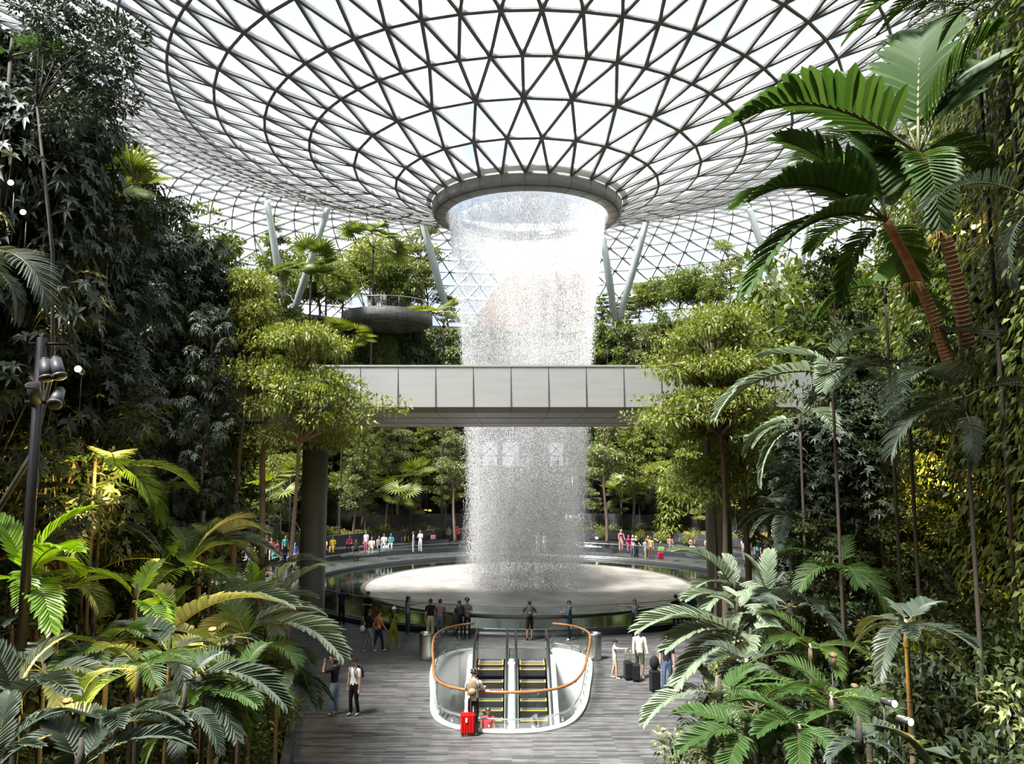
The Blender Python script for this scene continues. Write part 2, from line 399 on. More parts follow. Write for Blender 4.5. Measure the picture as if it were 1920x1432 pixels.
for k, (cx_, cy_, L, a) in enumerate(((9.2, 69.0, 5.4, -.28), (13.4, 66.9, 4.2, -.5), (-7.5, 69.6, 3.6, .2), (18.2, 63.0, 4.6, -.85))):
    b = MB(); b.wall([(-L/2, 0), (-L/6, .1), (L/6, .1), (L/2, 0)], 0, .62, 1.5); b.wall([(-L/2+.1, 0), (L/2-.1, 0)], .62, .66, 1.2, m=1)
    o = b.build('stone_planter', [M_DSTONE, M_SOIL], loc=(cx_, cy_, .36), rot=(0, 0, a))
    tag(o, ['long dark stone planter under the bright leafy column plant', 'dark stone planter with yellow flowers near the right bridge column', 'dark stone planter with yellow flowers among seated people', 'dark stone planter behind the trunks of the umbrella tree'][k], 'planter', 'stone planters behind the pool')
# back walls of the valley
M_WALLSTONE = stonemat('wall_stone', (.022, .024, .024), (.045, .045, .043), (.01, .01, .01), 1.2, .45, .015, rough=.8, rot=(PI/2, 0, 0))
pts = []
for i in range(len(PL)):
    pass
def offset_path(d):
    th = np.linspace(0, 1, 1)
    P_ = []
    n = len(PL)
    for i in range(n-1):
        a = Vector(PL[i]); c = Vector(PL[i+1]); t = (c-a).normalized(); nrm = Vector((-t.y, t.x))
        P_.append(((a+c)/2 + nrm*d)[:])
    return P_
bw = offset_path(12.3)
bw = [p for p in bw if float(dist_out(np.array([p[0]]), np.array([p[1]]))[0]) > 11.7]
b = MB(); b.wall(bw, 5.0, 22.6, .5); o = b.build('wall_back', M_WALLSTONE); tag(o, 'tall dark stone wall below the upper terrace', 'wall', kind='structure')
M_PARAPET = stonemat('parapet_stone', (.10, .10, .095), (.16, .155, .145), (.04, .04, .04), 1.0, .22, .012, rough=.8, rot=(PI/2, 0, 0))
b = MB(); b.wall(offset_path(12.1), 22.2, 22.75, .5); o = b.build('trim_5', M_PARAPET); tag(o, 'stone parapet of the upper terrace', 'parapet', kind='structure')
# unseen wall added behind the viewer to darken the foreground
b = MB(); b.wall([(-30, -3), (30, -3)], 0, 23, .5); o = b.build('wall_light_block', mat('rendered_wall', (.16, .15, .14), .8)); tag(o, 'unseen plain wall added behind the viewing point to block light', 'wall', kind='structure')
# stone retaining wall of big blocks beside the slope
M_BLOCK = stonemat('tan_blocks', (.11, .085, .055), (.15, .12, .08), (.03, .022, .015), 1.7, .62, .02, rough=.85, rot=(PI/2, 0, 0))
b = MB(); b.wall([(0, 0), (1.2, 1.0), (2.3, 2.2)], 0, 3.2, .5)
bx = P(0, 900, 17.0)
o = b.build('wall_left', M_BLOCK, loc=(-13.2, 17.5, 4.7)); tag(o, 'warm brown block wall lit from above beside the dark palms', 'wall', kind='structure')
# ================================================================ POOL
ring_e = empty('pool_surround', (CX, CY, 0), label='circular moat with dark kerb and glass balustrade around the round pool', cat='pool surround')
def wavy(name, col, rough, scale, strength, spec=.5, metal=0, milky=None):
    m, nt, out = nodes(name); b = N(nt, 'ShaderNodeBsdfPrincipled'); b.inputs['Base Color'].default_value = (*col, 1); b.inputs['Roughness'].default_value = rough
    b.inputs['Specular IOR Level'].default_value = spec; b.inputs['Metallic'].default_value = metal
    tc = N(nt, 'ShaderNodeTexCoord'); no = N(nt, 'ShaderNodeTexNoise', Scale=scale, Detail=5); nt.links.new(tc.outputs['Object'], no.inputs[0])
    bp = N(nt, 'ShaderNodeBump', Strength=strength); bp.inputs['Distance'].default_value = .04
    nt.links.new(no.outputs[0], bp.inputs['Height']); nt.links.new(bp.outputs[0], b.inputs['Normal'])
    if milky:
        n2 = N(nt, 'ShaderNodeTexNoise', Scale=milky, Detail=8); nt.links.new(tc.outputs['Object'], n2.inputs[0])
        r = ramp(nt, [(.35, tuple(c*.75 for c in col)), (.65, tuple(min(1, c*1.3) for c in col))]); nt.links.new(n2.outputs[0], r.inputs[0]); nt.links.new(r.outputs[0], b.inputs['Base Color'])
    nt.links.new(b.outputs[0], out.inputs[0]); return m
M_MOAT = wavy('dark_water', (.008, .012, .009), .03, 5, .05, 1.0)
M_DISH = wavy('foamy_water', (.42, .395, .355), .25, 14, .35, .6, milky=.5)
b = MB(); b.lathe([(10.4, .07), (14.3, .07)], n=128); b.build('moat_water', M_MOAT, ring_e)
b = MB(); b.lathe([(14.2, -.1), (14.2, .25), (14.55, .25), (14.62, .0)], n=128); b.build('kerb', mat('black_granite', (.012, .012, .013), .35), ring_e)
g1 = MB(); pj = MB()
for k in range(64):
    a = 2*PI*k/64; a2 = 2*PI*(k+1)/64-.004
    g1.lathe([(14.36, .25), (14.36, 1.30), (14.38, 1.30), (14.38, .25)], n=2, a0=a, a1=a2)
g1.build('balustrade_glass', M_RGLASS, ring_e)
b = MB(); b.tube([(14.37*math.cos(2*PI*k/128), 14.37*math.sin(2*PI*k/128), 1.315) for k in range(128)], .018, 6, closed=True); b.build('top_rail', M_STEEL, ring_e)
b = MB(); b.tube([(14.30*math.cos(2*PI*k/128), 14.30*math.sin(2*PI*k/128), .27) for k in range(128)], .03, 4, closed=True); b.build('glass_channel', M_STEEL, ring_e)
po = empty('round_pool', (CX, CY, 0), label='round basin of pale foamy water under the waterfall', cat='pool')
b = MB(); b.lathe([(0, .12), (3, .10), (6, .06), (9, .08), (9.9, .11), (10.25, .14)], n=128); b.build('pool_water', M_DISH, po)
b = MB(); b.lathe([(10.2, .13), (10.3, .17), (10.48, .17), (10.52, .1), (10.5, -.1)], n=128); b.build('pool_rim', mat('pool_rim', (.30, .26, .20), .3, .6), po)
# ================================================================ BRIDGE
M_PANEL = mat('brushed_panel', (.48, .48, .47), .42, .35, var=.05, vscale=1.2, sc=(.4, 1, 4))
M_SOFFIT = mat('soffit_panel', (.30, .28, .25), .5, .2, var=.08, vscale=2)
br = empty('bridge', (0, 38, -.13), label='grey metal-clad pedestrian bridge crossing in front of the waterfall', cat='bridge')
x0, x1 = -23.0, 24.0
b = MB()
sec = [(-6.55, 11.92), (-6.5, 10.22), (-6.15, 10.02), (6.3, 10.02), (6.5, 10.3), (6.5, 11.9)]
vs = [(x, y, z) for x in (x0, x1) for y, z in sec]; n = len(sec)
b.add(vs[:], [(0, 1, n+1, n)]); b.build('fascia', M_PANEL, br)
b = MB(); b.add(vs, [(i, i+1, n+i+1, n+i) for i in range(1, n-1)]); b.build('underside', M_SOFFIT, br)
b = MB(); b.box(((x0+x1)/2, 0, 11.75), (x1-x0, 13, .06)); b.build('deck', M_FLOOR, br)
b = MB(); b.box(((x0+x1)/2, -6.5, 11.95), (x1-x0, .16, .07)); b.build('coping', M_GREYPAINT, br)
b = MB(); k = 0
x = x0+.35
px0 = P(958, 720, 31.47).x
xsj = [px0+1.562*k for k in range(-16, 17) if x0 < px0+1.562*k < x1]
for x in xsj:
    b.box((x, -6.54, 11.07), (.022, .03, 1.7)); b.tube([(x, -6.505, 10.22), (x, -6.155, 10.015), (x, 6.3, 10.012)], .012, 4, smooth=False)
b.box(((x0+x1)/2, -6.535, 10.22), (x1-x0, .02, .03)); b.box(((x0+x1)/2, -2.5, 10.013), (x1-x0, .02, .02)); b.box(((x0+x1)/2, 2, 10.013), (x1-x0, .02, .02))
b.build('panel_joint', M_DARKSTEEL, br)
M_COLUMN = mat('column_paint', (.21, .205, .185), .5, var=.06, vscale=1)
for k, x in enumerate((-9.75, 10.15)):
    b = MB(); b.lathe([(.62, 0), (.62, 9.72), (.60, 9.72), (.60, 9.885)], n=40); b.lathe([(.66, 0), (.66, .12), (.62, .13)], n=40)
    o = b.build('bridge_column', M_COLUMN, loc=(x, 38.0, 0)); tag(o, ['round grey bridge column standing by the people on the open plaza side', 'round grey bridge column half hidden behind the umbrella tree trunks'][k], 'column', 'columns under the bridge')
# ================================================================ slanting roof columns on the upper terrace
M_STRUT = mat('strut_paint', (.27, .30, .29), .45)
struts = [((500, 374), (540, 560), 78), ((617, 385), (545, 560), 78), ((786, 394), (842, 575), 76), ((1222, 380), (1160, 578), 77), ((1130, 440), (1153, 578), 77), ((1404, 388), (1478, 610), 74), ((1515, 400), (1485, 610), 74), ((291, 332), (245, 440), 66), ((478, 440), (532, 560), 88), ((573, 440), (550, 560), 88)]
for k, (t, q, Y) in enumerate(struts):
    B = P(q[0], q[1], Y); T = P(t[0], t[1], Y-3)
    B.z = min(B.z, 22.3) if k < 8 else B.z
    d = (T-B); wdt = .34 if k < 8 else .3
    b = MB(); L = d.length; b.tube([(0, 0, 0), d*.03, d*.5, d*.97, d], [wdt*.5, wdt*.9, wdt*1.15, wdt*.9, wdt*.45], 16); b.ball(d, .2)
    o = b.build('roof_column', M_STRUT if k < 8 else M_WHITE, loc=B)
    tag(o, ['slanting grey roof column leaning toward the viewer beside the tall palm', 'slanting grey roof column forming the other arm of a V with its neighbour', 'lone slanting grey roof column next to the waterfall top', 'slanting grey roof column leaning outward past the waterfall', 'slanting grey roof column partly behind the water spray',
            'slanting grey roof column behind the tips of the big palm leaves', 'slanting grey roof column behind the red-stemmed palms', 'short visible piece of slanting roof column above the dark trees', 'pale thin roof column behind the grey V of columns, leaning in', 'pale thin roof column behind the grey V of columns, leaning out'][k], 'column', 'slanting columns holding up the roof')

# ================================================================ ESCALATOR WELL
M_WELLWALL = mat('well_wall', (.50, .49, .47), .45)
wl = empty('well_balustrade', (0, 28, 0), label='curved glass balustrade with wooden handrail around the escalator opening', cat='balustrade')
def loc(pts, z): return [(x, y-28, z) for x, y in pts]
b = MB(); b.wall([(x, y-28) for x, y in WP], -4.6, .06, .10, smooth=True); b.build('inner_wall', M_WELLWALL, wl)
b = MB(); b.wall([(x*1.035, (y-28)*1.02) for x, y in WP], -.02, .10, .14, smooth=True); b.build('white_rim', M_WHITE, wl)
gl = [(p[0], p[1]-28) for p in WP]
cum = [0]
for a_, c_ in zip(gl, gl[1:]): cum.append(cum[-1]+math.hypot(c_[0]-a_[0], c_[1]-a_[1]))
def along(d):
    return (float(np.interp(d, cum, [p[0] for p in gl])), float(np.interp(d, cum, [p[1] for p in gl])))
npan = 13; Lp = cum[-1]/npan
b = MB()
for k in range(npan):
    b.wall([along(Lp*k+.015+(Lp-.03)*t/6) for t in range(7)], .1, 1.18, .018, smooth=True)
b.build('glass_panels', M_RGLASS, wl)
M_WOOD = mat('handrail_wood', (.27, .10, .035), .35, var=.25, vscale=6)
b = MB(); b.tube([(x*1.03, y, 1.12+.0*k) for k, (x, y) in enumerate(gl[::2])], .042, 10); b.build('handrail', M_WOOD, wl)
b = MB()
for k in range(1, npan*2):
    x, y = along(Lp*k/2); b.box((x*1.015, y, 1.06), (.05, .05, .08)); b.box((x, y, .2), (.05, .05, .14))
b.tube([(x*.98, y*.99, .34) for x, y in gl[::2]], .02, 6)
b.build('steel_fitting', M_STEEL, wl)
lf = slab('lower_floor', [(-3.4, 34), (3.4, 34), (3.4, 22.6), (-3.4, 22.6)], [], -4.6, mat('lower_paving', (.07, .07, .07), .5)); tag(lf, 'lower level floor seen down the escalator opening', 'floor', kind='structure')
o = MB(); o.box((0, 34.1, -2.4), (6.6, .2, 4.6)); o = o.build('trim_6', M_DARKSTEEL); tag(o, 'dark end wall of the escalator opening under the landing', 'wall', kind='structure')
M_RUBBER = mat('black_rubber', (.012, .012, .013), .35); M_TREAD = mat('ribbed_tread', (.14, .14, .14), .4, .5, var=.3, vscale=3, sc=(60, .2, .2)); M_RISER = mat('ribbed_riser', (.018, .018, .018), .5); M_YELLOW = mat('yellow_paint', (.62, .36, .04), .5)
for e, (xc, lab) in enumerate(((-.83, 'escalator going down beside the man leaning on the rail'), (.79, 'empty escalator next to the plain white side wall'))):
    t = empty('escalator', (xc, 31.5, 0), label=lab, cat='escalator', group='pair of escalators in the well')
    W = .5; n_s = 20; path = []
    for k in range(n_s):
        if k < 2: y, z = -.2-.4*k, 0
        else: y, z = -.2-.4*k*.93, -.232*(k-1) if k > 2 else -.1
        path.append((y, z)); s_ = MB(); s_.box((0, y, z-.02), (2*W, .39, .03), 0); s_.box((0, y-.19, z-.13), (2*W-.02, .02, .21), 1)
        s_.box((0, y-.175, z-.003), (2*W-.04, .045, .012), 2); s_.box((-W+.03, y, z-.003), (.03, .36, .011), 2); s_.box((W-.03, y, z-.003), (.03, .36, .011), 2)
        s_.build('step', [M_TREAD, M_RISER, M_YELLOW], t)
    b = MB(); b.box((0, .9, .005), (1.25, 1.7, .02)); b.box((0, .03, .018), (1.0, .1, .012)); b.build('landing_plate', M_STEEL, t)
    zt = lambda y: -max(0, (-y-.7))*.60
    for sgn in (-1, 1):
        X = sgn*(W+.13)
        ys_ = [1.35, .6, 0, -.5, -1, -2, -4, -6, -8]
        b = MB(); b.wall([(X, y) for y in ys_], [zt(y)+.1 for y in ys_], [zt(y)+.86 for y in ys_], .02); b.build('side_glass', M_RGLASS, t)
        b = MB(); b.tube([(X, 1.2, .12), (X, 1.5, .22), (X, 1.64, .5), (X, 1.52, .78), (X, 1.25, .92)] + [(X, y, zt(y)+.92) for y in ys_[1:]], .042, 8, sq=(1, .7)); b.build('handrail', M_RUBBER, t)
        b = MB(); b.wall([(X, y) for y in ys_], [zt(y)-.35 for y in ys_], [zt(y)+.12 for y in ys_], .15); b.wall([(X, y) for y in ys_], [zt(y)+.84 for y in ys_], [zt(y)+.89 for y in ys_], .06); b.build('skirt', M_STEEL, t)
    sg = -1 if e == 0 else 1; b = MB(); X = sg*(W+.30); ys_ = [.2, -.7, -8]
    b.wall([(X, y) for y in ys_], [-1.4, -1.6, -6.2], [zt(y)+.14 for y in ys_], .2); b.build('outer_cladding', M_WHITE, t)
b = MB(); ys_ = [31.2, 30.8, 23.5]
b.wall([(-.02, y) for y in ys_], [-1, -1, -5], [.10, .07, -4.25+.07], .34); o = b.build('trim_7', mat('divider_panel', (.60, .60, .60), .4, .2)); tag(o, 'pale metal divider between the two escalators', 'divider', kind='structure')
# ================================================================ WATERFALL
def water_mat(name, ztop, zfull, a_top, a_low, sc_xy, sc_z):
    m, nt, out = nodes(name)
    tc = N(nt, 'ShaderNodeTexCoord'); mp = N(nt, 'ShaderNodeMapping'); mp.inputs['Scale'].default_value = (sc_xy, sc_xy, sc_z)
    nt.links.new(tc.outputs['Object'], mp.inputs[0])
    n1 = N(nt, 'ShaderNodeTexNoise', Scale=1.0, Detail=3, Roughness=.7); nt.links.new(mp.outputs[0], n1.inputs[0])
    mp2 = N(nt, 'ShaderNodeMapping'); mp2.inputs['Scale'].default_value = (1.3, 1.3, .03); nt.links.new(tc.outputs['Object'], mp2.inputs[0])
    n2 = N(nt, 'ShaderNodeTexNoise', Scale=1.0, Detail=3); nt.links.new(mp2.outputs[0], n2.inputs[0])
    sx = N(nt, 'ShaderNodeSeparateXYZ'); nt.links.new(tc.outputs['Object'], sx.inputs[0])
    mr = N(nt, 'ShaderNodeMapRange', interpolation_type='SMOOTHSTEP'); mr.inputs['From Min'].default_value = zfull; mr.inputs['From Max'].default_value = ztop
    mr.inputs['To Min'].default_value = a_low; mr.inputs['To Max'].default_value = a_top
    nt.links.new(sx.outputs[2], mr.inputs[0])
    th = N(nt, 'ShaderNodeMapRange'); th.inputs['From Min'].default_value = .36; th.inputs['From Max'].default_value = .64; th.inputs['To Min'].default_value = 0; th.inputs['To Max'].default_value = 1.5
    nt.links.new(n1.outputs[0], th.inputs[0])
    t2 = N(nt, 'ShaderNodeMapRange'); t2.inputs['From Min'].default_value = .35; t2.inputs['From Max'].default_value = .7; t2.inputs['To Min'].default_value = .35; t2.inputs['To Max'].default_value = 1.7
    nt.links.new(n2.outputs[0], t2.inputs[0])
    a = N(nt, 'ShaderNodeMath', operation='MULTIPLY'); nt.links.new(th.outputs[0], a.inputs[0]); nt.links.new(t2.outputs[0], a.inputs[1])
    b = N(nt, 'ShaderNodeMath', operation='MULTIPLY', use_clamp=True); nt.links.new(a.outputs[0], b.inputs[0]); nt.links.new(mr.outputs[0], b.inputs[1])
    d = N(nt, 'ShaderNodeBsdfDiffuse'); d.inputs[0].default_value = (.9, .9, .9, 1); t = N(nt, 'ShaderNodeBsdfTranslucent'); t.inputs[0].default_value = (.95, .95, .95, 1)
    m1 = N(nt, 'ShaderNodeMixShader'); m1.inputs[0].default_value = .55; nt.links.new(d.outputs[0], m1.inputs[1]); nt.links.new(t.outputs[0], m1.inputs[2])
    tr = N(nt, 'ShaderNodeBsdfTransparent'); m2 = N(nt, 'ShaderNodeMixShader')
    nt.links.new(b.outputs[0], m2.inputs[0]); nt.links.new(tr.outputs[0], m2.inputs[1]); nt.links.new(m1.outputs[0], m2.inputs[2]); nt.links.new(m2.outputs[0], out.inputs[0]); return m
wf = empty('waterfall', (CX, CY, 0), label='tall cylindrical waterfall of white droplets falling from the roof ring into the pool', cat='waterfall')
FALLZ = [0, 5, 10, 17.5, 21, 23, 24.2]; FALLR = [3.55, 3.7, 3.95, 4.45, 4.85, 5.12, 5.25]
rz_ = lambda z: np.interp(z, FALLZ, FALLR)
b = MB(); b.lathe([(float(rz_(z)), z) for z in np.linspace(.12, 24.3, 40)], n=96)
b.build('falling_sheet', water_mat('water_sheet', 23.3, 20.3, 1.15, .16, 16, 6), wf)
b = MB(); b.lathe([(float(rz_(z))*.90-.05, z) for z in np.linspace(.12, 24.0, 30)], n=80)
b.build('inner_sheet', water_mat('water_sheet_fine', 23.5, 21, .75, .13, 24, 12), wf)
ND = 175000
th = rng.random(ND)*2*PI
dens = .55+.45*np.sin(th*3+1.0)*np.sin(th*7+.5)+.35*np.sin(th*19); keep = rng.random(ND) < np.clip(dens+.25, .15, 1); th = th[keep]; n = len(th)
z = .2+23.9*rng.random(n)**1.25
r = rz_(z)+rng.normal(0, 1, n)*(.05+.012*(24-z)) - np.abs(rng.normal(0, 1, n))*.022*(24-z)
inn = rng.random(n) < .25; r = np.where(inn, r*np.sqrt(rng.random(n)), r); x = r*np.cos(th); y = r*np.sin(th); hl = .025+.06*rng.random(n); hw = .008+.010*rng.random(n)
ofs = np.array([(1, 0, 0), (-.5, .87, 0), (-.5, -.87, 0), (0, 0, 1.2), (0, 0, -1)])
Vd = np.stack([x, y, z], -1)[:, None, :]+ofs[None]*np.stack([hw, hw, hl], -1)[:, None, :]
Fd = (np.arange(n)*5)[:, None, None]+np.array([(0, 1, 3), (1, 2, 3), (2, 0, 3), (1, 0, 4), (2, 1, 4), (0, 2, 4)])[None]
m, nt, out = nodes('droplets'); d = N(nt, 'ShaderNodeBsdfPrincipled'); d.inputs['Base Color'].default_value = (.84, .84, .84, 1); d.inputs['Roughness'].default_value = .25
t = N(nt, 'ShaderNodeBsdfTranslucent'); t.inputs[0].default_value = (.95, .95, .95, 1); mx = N(nt, 'ShaderNodeMixShader'); mx.inputs[0].default_value = .5
nt.links.new(d.outputs[0], mx.inputs[1]); nt.links.new(t.outputs[0], mx.inputs[2]); nt.links.new(mx.outputs[0], out.inputs[0])
o = link('droplets', npmesh('droplets', Vd.reshape(-1, 3), Fd.reshape(-1, 3), [m]), wf); o['kind'] = 'stuff'
m, nt, out = nodes('mist'); vsc = N(nt, 'ShaderNodeVolumeScatter', Density=.06, Anisotropy=.2); vsc.inputs[0].default_value = (1, 1, 1, 1); nt.links.new(vsc.outputs[0], out.inputs[1])
b = MB(); b.lathe([(0, .2), (5.0, .2), (4.3, 3.0), (3.9, 7.0), (4.2, 16), (0, 16)], n=32); b.build('mist', m, wf)
# ================================================================ LEAVES
G_MID = [(.055, .088, .014), (.095, .135, .022), (.17, .20, .055), (.075, .115, .02)]
M_LF = {
 'mid': leafmat('leaves_mid', G_MID), 'bright': leafmat('leaves_bright', [(.09, .13, .012), (.15, .20, .02), (.28, .29, .12), (.11, .155, .018), (.19, .22, .035)], .3), 'mid_shade': leafmat('leaves_mid_shade', [(.015, .029, .007), (.027, .046, .010), (.052, .068, .022), (.020, .035, .008)], .2, .55, .25),  # pale tone paints glossy leaf highlights; last set is mid green darkened as shade
 'dark': leafmat('leaves_dark', [(.012, .021, .011), (.021, .033, .016), (.038, .049, .027), (.016, .029, .013)], .15, .5, .3),  # own dark green, darkened further to stand for the shaded slopes
 'grey': leafmat('leaves_greyish', [(.11, .14, .045), (.17, .20, .07), (.24, .26, .11)], .2, .4),
 'olive': leafmat('leaves_olive', [(.10, .135, .02), (.17, .195, .035), (.23, .25, .07), (.13, .16, .025)], .28),
 'palm': leafmat('palm_green', [(.028, .062, .014), (.04, .08, .018), (.05, .09, .025)], .28, .5, .25),
 'palmpale': leafmat('palm_pale', [(.12, .16, .10), (.16, .20, .13), (.19, .23, .15)], .22, .5, .3),
 'palmgrey': leafmat('palm_grey', [(.028, .043, .027), (.040, .056, .036), (.052, .068, .046)], .15, .5, .3),
 'palmbright': leafmat('palm_bright', [(.09, .18, .02), (.12, .22, .03), (.15, .25, .04)], .35, .35),
 'flower': leafmat('yellow_flowers', [(.6, .42, .06), (.7, .55, .15), (.5, .2, .05)], .2), 'purple': leafmat('purple_flowers', [(.3, .06, .35), (.45, .12, .5)], .2), 'white': leafmat('white_flowers', [(.7, .72, .6), (.5, .6, .35)], .2)}
def nrm(a): return a/np.maximum(np.linalg.norm(a, axis=-1, keepdims=True), 1e-9)
def leafgeo(Pt, D, U, L, W, droop=.25, fold=.18, r=rng):
    """folded pointed leaves: returns verts, quads"""
    n = len(Pt); D = nrm(D); S = nrm(np.cross(D, U)); U2 = np.cross(S, D)
    L = np.broadcast_to(L, (n,))[:, None]*(.7+.6*r.random((n, 1))); W = np.broadcast_to(W, (n,))[:, None]*(.8+.4*r.random((n, 1)))
    down = np.array([0, 0, -1.])[None]
    M = Pt+D*L*.5+down*L*droop*.15; T = Pt+D*L+down*L*droop
    A = Pt+D*L*.42+S*W*.5+U2*W*fold; B = Pt+D*L*.42-S*W*.5+U2*W*fold
    V = np.stack([Pt, A, T, B, M], 1).reshape(-1, 3)
    F = (np.arange(n)*5)[:, None, None]+np.array([(0, 4, 2, 1), (0, 3, 2, 4)])[None]
    return V, F.reshape(-1, 4)
def cluster_leaves(C, R, n_per, L, W, r, whorl=0, updir=.3, droop=.25):
    """C list of centres, R list of radii triples"""
    Ps = []; Ds = []; Us = []
    for c, q in zip(C, R):
        q = np.array(q); m = max(3, int(n_per))
        d = nrm(r.normal(size=(m, 3))); rad_ = .45+.55*r.random((m, 1))**.6
        p = np.array(c)[None]+d*q[None]*rad_
        if whorl:
            p = np.repeat(p[:max(1, m//whorl)], whorl, 0); mm = len(p); a = np.tile(np.arange(whorl)*2*PI/whorl, mm//whorl)+r.random(mm)*.5
            ax = nrm(np.repeat(d[:max(1, m//whorl)], whorl, 0)+np.array([0, 0, .9])); t1 = nrm(np.cross(ax, np.array([.3, .5, .8]))); t2 = np.cross(ax, t1)
            D = t1*np.cos(a)[:, None]+t2*np.sin(a)[:, None]+ax*.25; U = ax
        else:
            mm = m; D = nrm(d*.9+r.normal(size=(m, 3))*.55+np.array([0, 0, updir])[None]); U = nrm(np.array([0, 0, 1.])[None]+r.normal(size=(m, 3))*.5)
        Ps.append(p); Ds.append(D); Us.append(U)
    return leafgeo(np.concatenate(Ps), np.concatenate(Ds), np.concatenate(Us), L, W, droop, r=r)
def branch(mb, p, q, r0, r1, sag=.12, n=5, r=rng, m=0):
    p, q = Vector(p), Vector(q); L = (q-p).length; j = Vector(r.normal(size=3))*L*.06
    pts = [p.lerp(q, t)+j*math.sin(PI*t)-Vector((0, 0, sag*L*math.sin(PI*t))) for t in np.linspace(0, 1, n)]
    mb.tube(pts, [r0+(r1-r0)*t for t in np.linspace(0, 1, n)], 6, m=m); return pts
def tree_proto(kind, h, seed, **k):
    """returns (trunk mesh, crown mesh); the trunk stands on the origin"""
    r = np.random.default_rng(seed); w = MB(); C = []; R = []
    lean = k.get('lean', (0, 0)); tr = k.get('tr', .014*h+.02); top = Vector((lean[0], lean[1], h)); nb = k.get('nb', 18); sp = k.get('spread', .16*h); lo = k.get('lo', .35)
    whorl = 0; np_ = k.get('np', 110); L = k.get('L', .2); W = k.get('W', .075); droop = .25
    def tp(t): return Vector((lean[0]*t*t+.10*math.sin(t*7+seed), lean[1]*t*t+.10*math.cos(t*6+seed), h*t))
    w.tube([tp(t) for t in np.linspace(-.03, .97, 12)], [tr*(1.25 if t < .05 else 1)*(1-.75*t) for t in np.linspace(0, 1, 12)], 8)
    if kind == 'slender':
        for i in range(nb):
            t = lo+(1-lo)*(i+r.random()*.6)/nb; t = min(t, .99); a = i*2.4+r.random()*.7; s = sp*(1.05-.55*(t-lo)/(1-lo))*(.6+.5*r.random()); p = tp(t)
            q = p+Vector((math.cos(a)*s, math.sin(a)*s, s*(.15+.3*r.random()))); pts = branch(w, p, q, tr*.28, .012, r=r)
            for u in (.55, 1.0):
                c = p.lerp(q, u); e = s*.42*(1.1 if u == 1 else .8); C.append(tuple(c)); R.append((e, e, e*k.get('flat', .42)))
        C.append((lean[0], lean[1], h)); R.append((sp*.4, sp*.4, sp*.45))
    elif kind == 'round':
        for i in range(nb):
            t = lo+(1-lo)*r.random()*.8; a = r.random()*2*PI; el = r.random()*1.2; s = sp*(.7+.4*r.random()); p = tp(t*.9)
            zc = h*(lo+.55*(1-lo)); q = Vector((lean[0]+math.cos(a)*s*math.cos(el), lean[1]+math.sin(a)*s*math.cos(el), zc+(h-zc)*math.sin(el)*(.8+.3*r.random())-(0 if r.random() < .7 else s*.4)))
            branch(w, p, q, tr*.3, .012, sag=.05, r=r); e = sp*.36; C.append(tuple(q)); R.append((e, e, e*.7)); C.append(tuple(p.lerp(q, .6))); R.append((e*.9, e*.9, e*.6))
    elif kind == 'umbrella':
        for i in range(nb):
            f = i/nb; lvl = k.get('levels', 3); l = i % lvl; t = lo+(1-lo)*(l+.2)/lvl*.9; p = tp(t); a = i*2.399+r.random()*.5
            s = sp*(.45+.55*math.sqrt((i+.5)/nb))*(1-.18*l)*(.85+.25*r.random())
            ex = k.get('stretch', (1, 1)); q = Vector((p.x+math.cos(a)*s*ex[0]+k.get('shift', 0)*s, p.y+math.sin(a)*s*ex[1], h*(lo+(1-lo)*(.42+.55*(l+r.uniform(-.45, .45))/max(1, lvl-1)))-.22*s*s/sp+r.normal()*.15))
            pts = branch(w, p, q, tr*.42, .014, sag=-.10, n=6, r=r)
            for u in (.5, .75, 1.0):
                c = p.lerp(q, u); c.z = q.z-.02*s+(1-u)*.15; e = s*.27+.18; C.append(tuple(c)); R.append((e, e, .20+.04*e))
            for s_ in (-1, 1):
                m_ = p.lerp(q, .55); d = (q-p); z2 = m_+Vector((-d.y, d.x, .1*s))*.38*s_; z2.z = q.z; branch(w, m_, z2, tr*.18, .01, sag=-.05, n=4, r=r); e = s*.25+.15; C.append(tuple(z2)); R.append((e, e, .2))
    if k.get('whorl'): whorl = k['whorl']
    V, F = cluster_leaves(C, R, np_, L, W, r, whorl, droop=droop)
    return w.mesh(kind+'_trunk', k.get('bark', M_BARK)), npmesh(kind+'_crown', V, F, [M_LF[k.get('leaf', 'mid')]])
def put_tree(pr, x, y, z, s=1.0, rz=0.0, label='', cat='tree', group=None, name='forest_tree', sz=None):
    t = empty(name, (x, y, z), rz, label, cat, group); t.scale = (s, s, sz or s)
    link('trunk', pr[0], t); link('crown', pr[1], t); return t
# ---- prototypes
PR = {}
PR['s1'] = tree_proto('slender', 9, 1, np=100, L=.26, W=.10); PR['s2'] = tree_proto('slender', 9, 2, nb=22, np=90, L=.24, W=.10, leaf='bright', spread=1.2)
PR['s3'] = tree_proto('slender', 9, 3, nb=16, np=110, L=.28, W=.11, leaf='grey', spread=1.7, bark=M_BARKP); PR['s4'] = tree_proto('slender', 9, 4, nb=20, np=110, L=.26, W=.1, leaf='mid', spread=1.6, lo=.2)
PR['r1'] = tree_proto('round', 7, 5, nb=24, np=120, L=.26, W=.11, spread=2.0, leaf='mid'); PR['r2'] = tree_proto('round', 7, 6, nb=22, np=110, L=.26, W=.11, spread=1.8, leaf='olive')
PR['u1'] = tree_proto('umbrella', 8, 7, nb=14, np=60, L=.22, W=.09, spread=2.0, leaf='grey', lo=.5, levels=3, bark=M_BARKP); PR['u2'] = tree_proto('umbrella', 7, 8, nb=15, np=60, L=.22, W=.09, spread=1.9, leaf='olive', lo=.35, levels=4)
PR['d1'] = tree_proto('slender', 13, 9, nb=40, np=190, L=.27, W=.085, spread=2.1, leaf='dark', lo=.18, whorl=6, flat=.5, tr=.16)
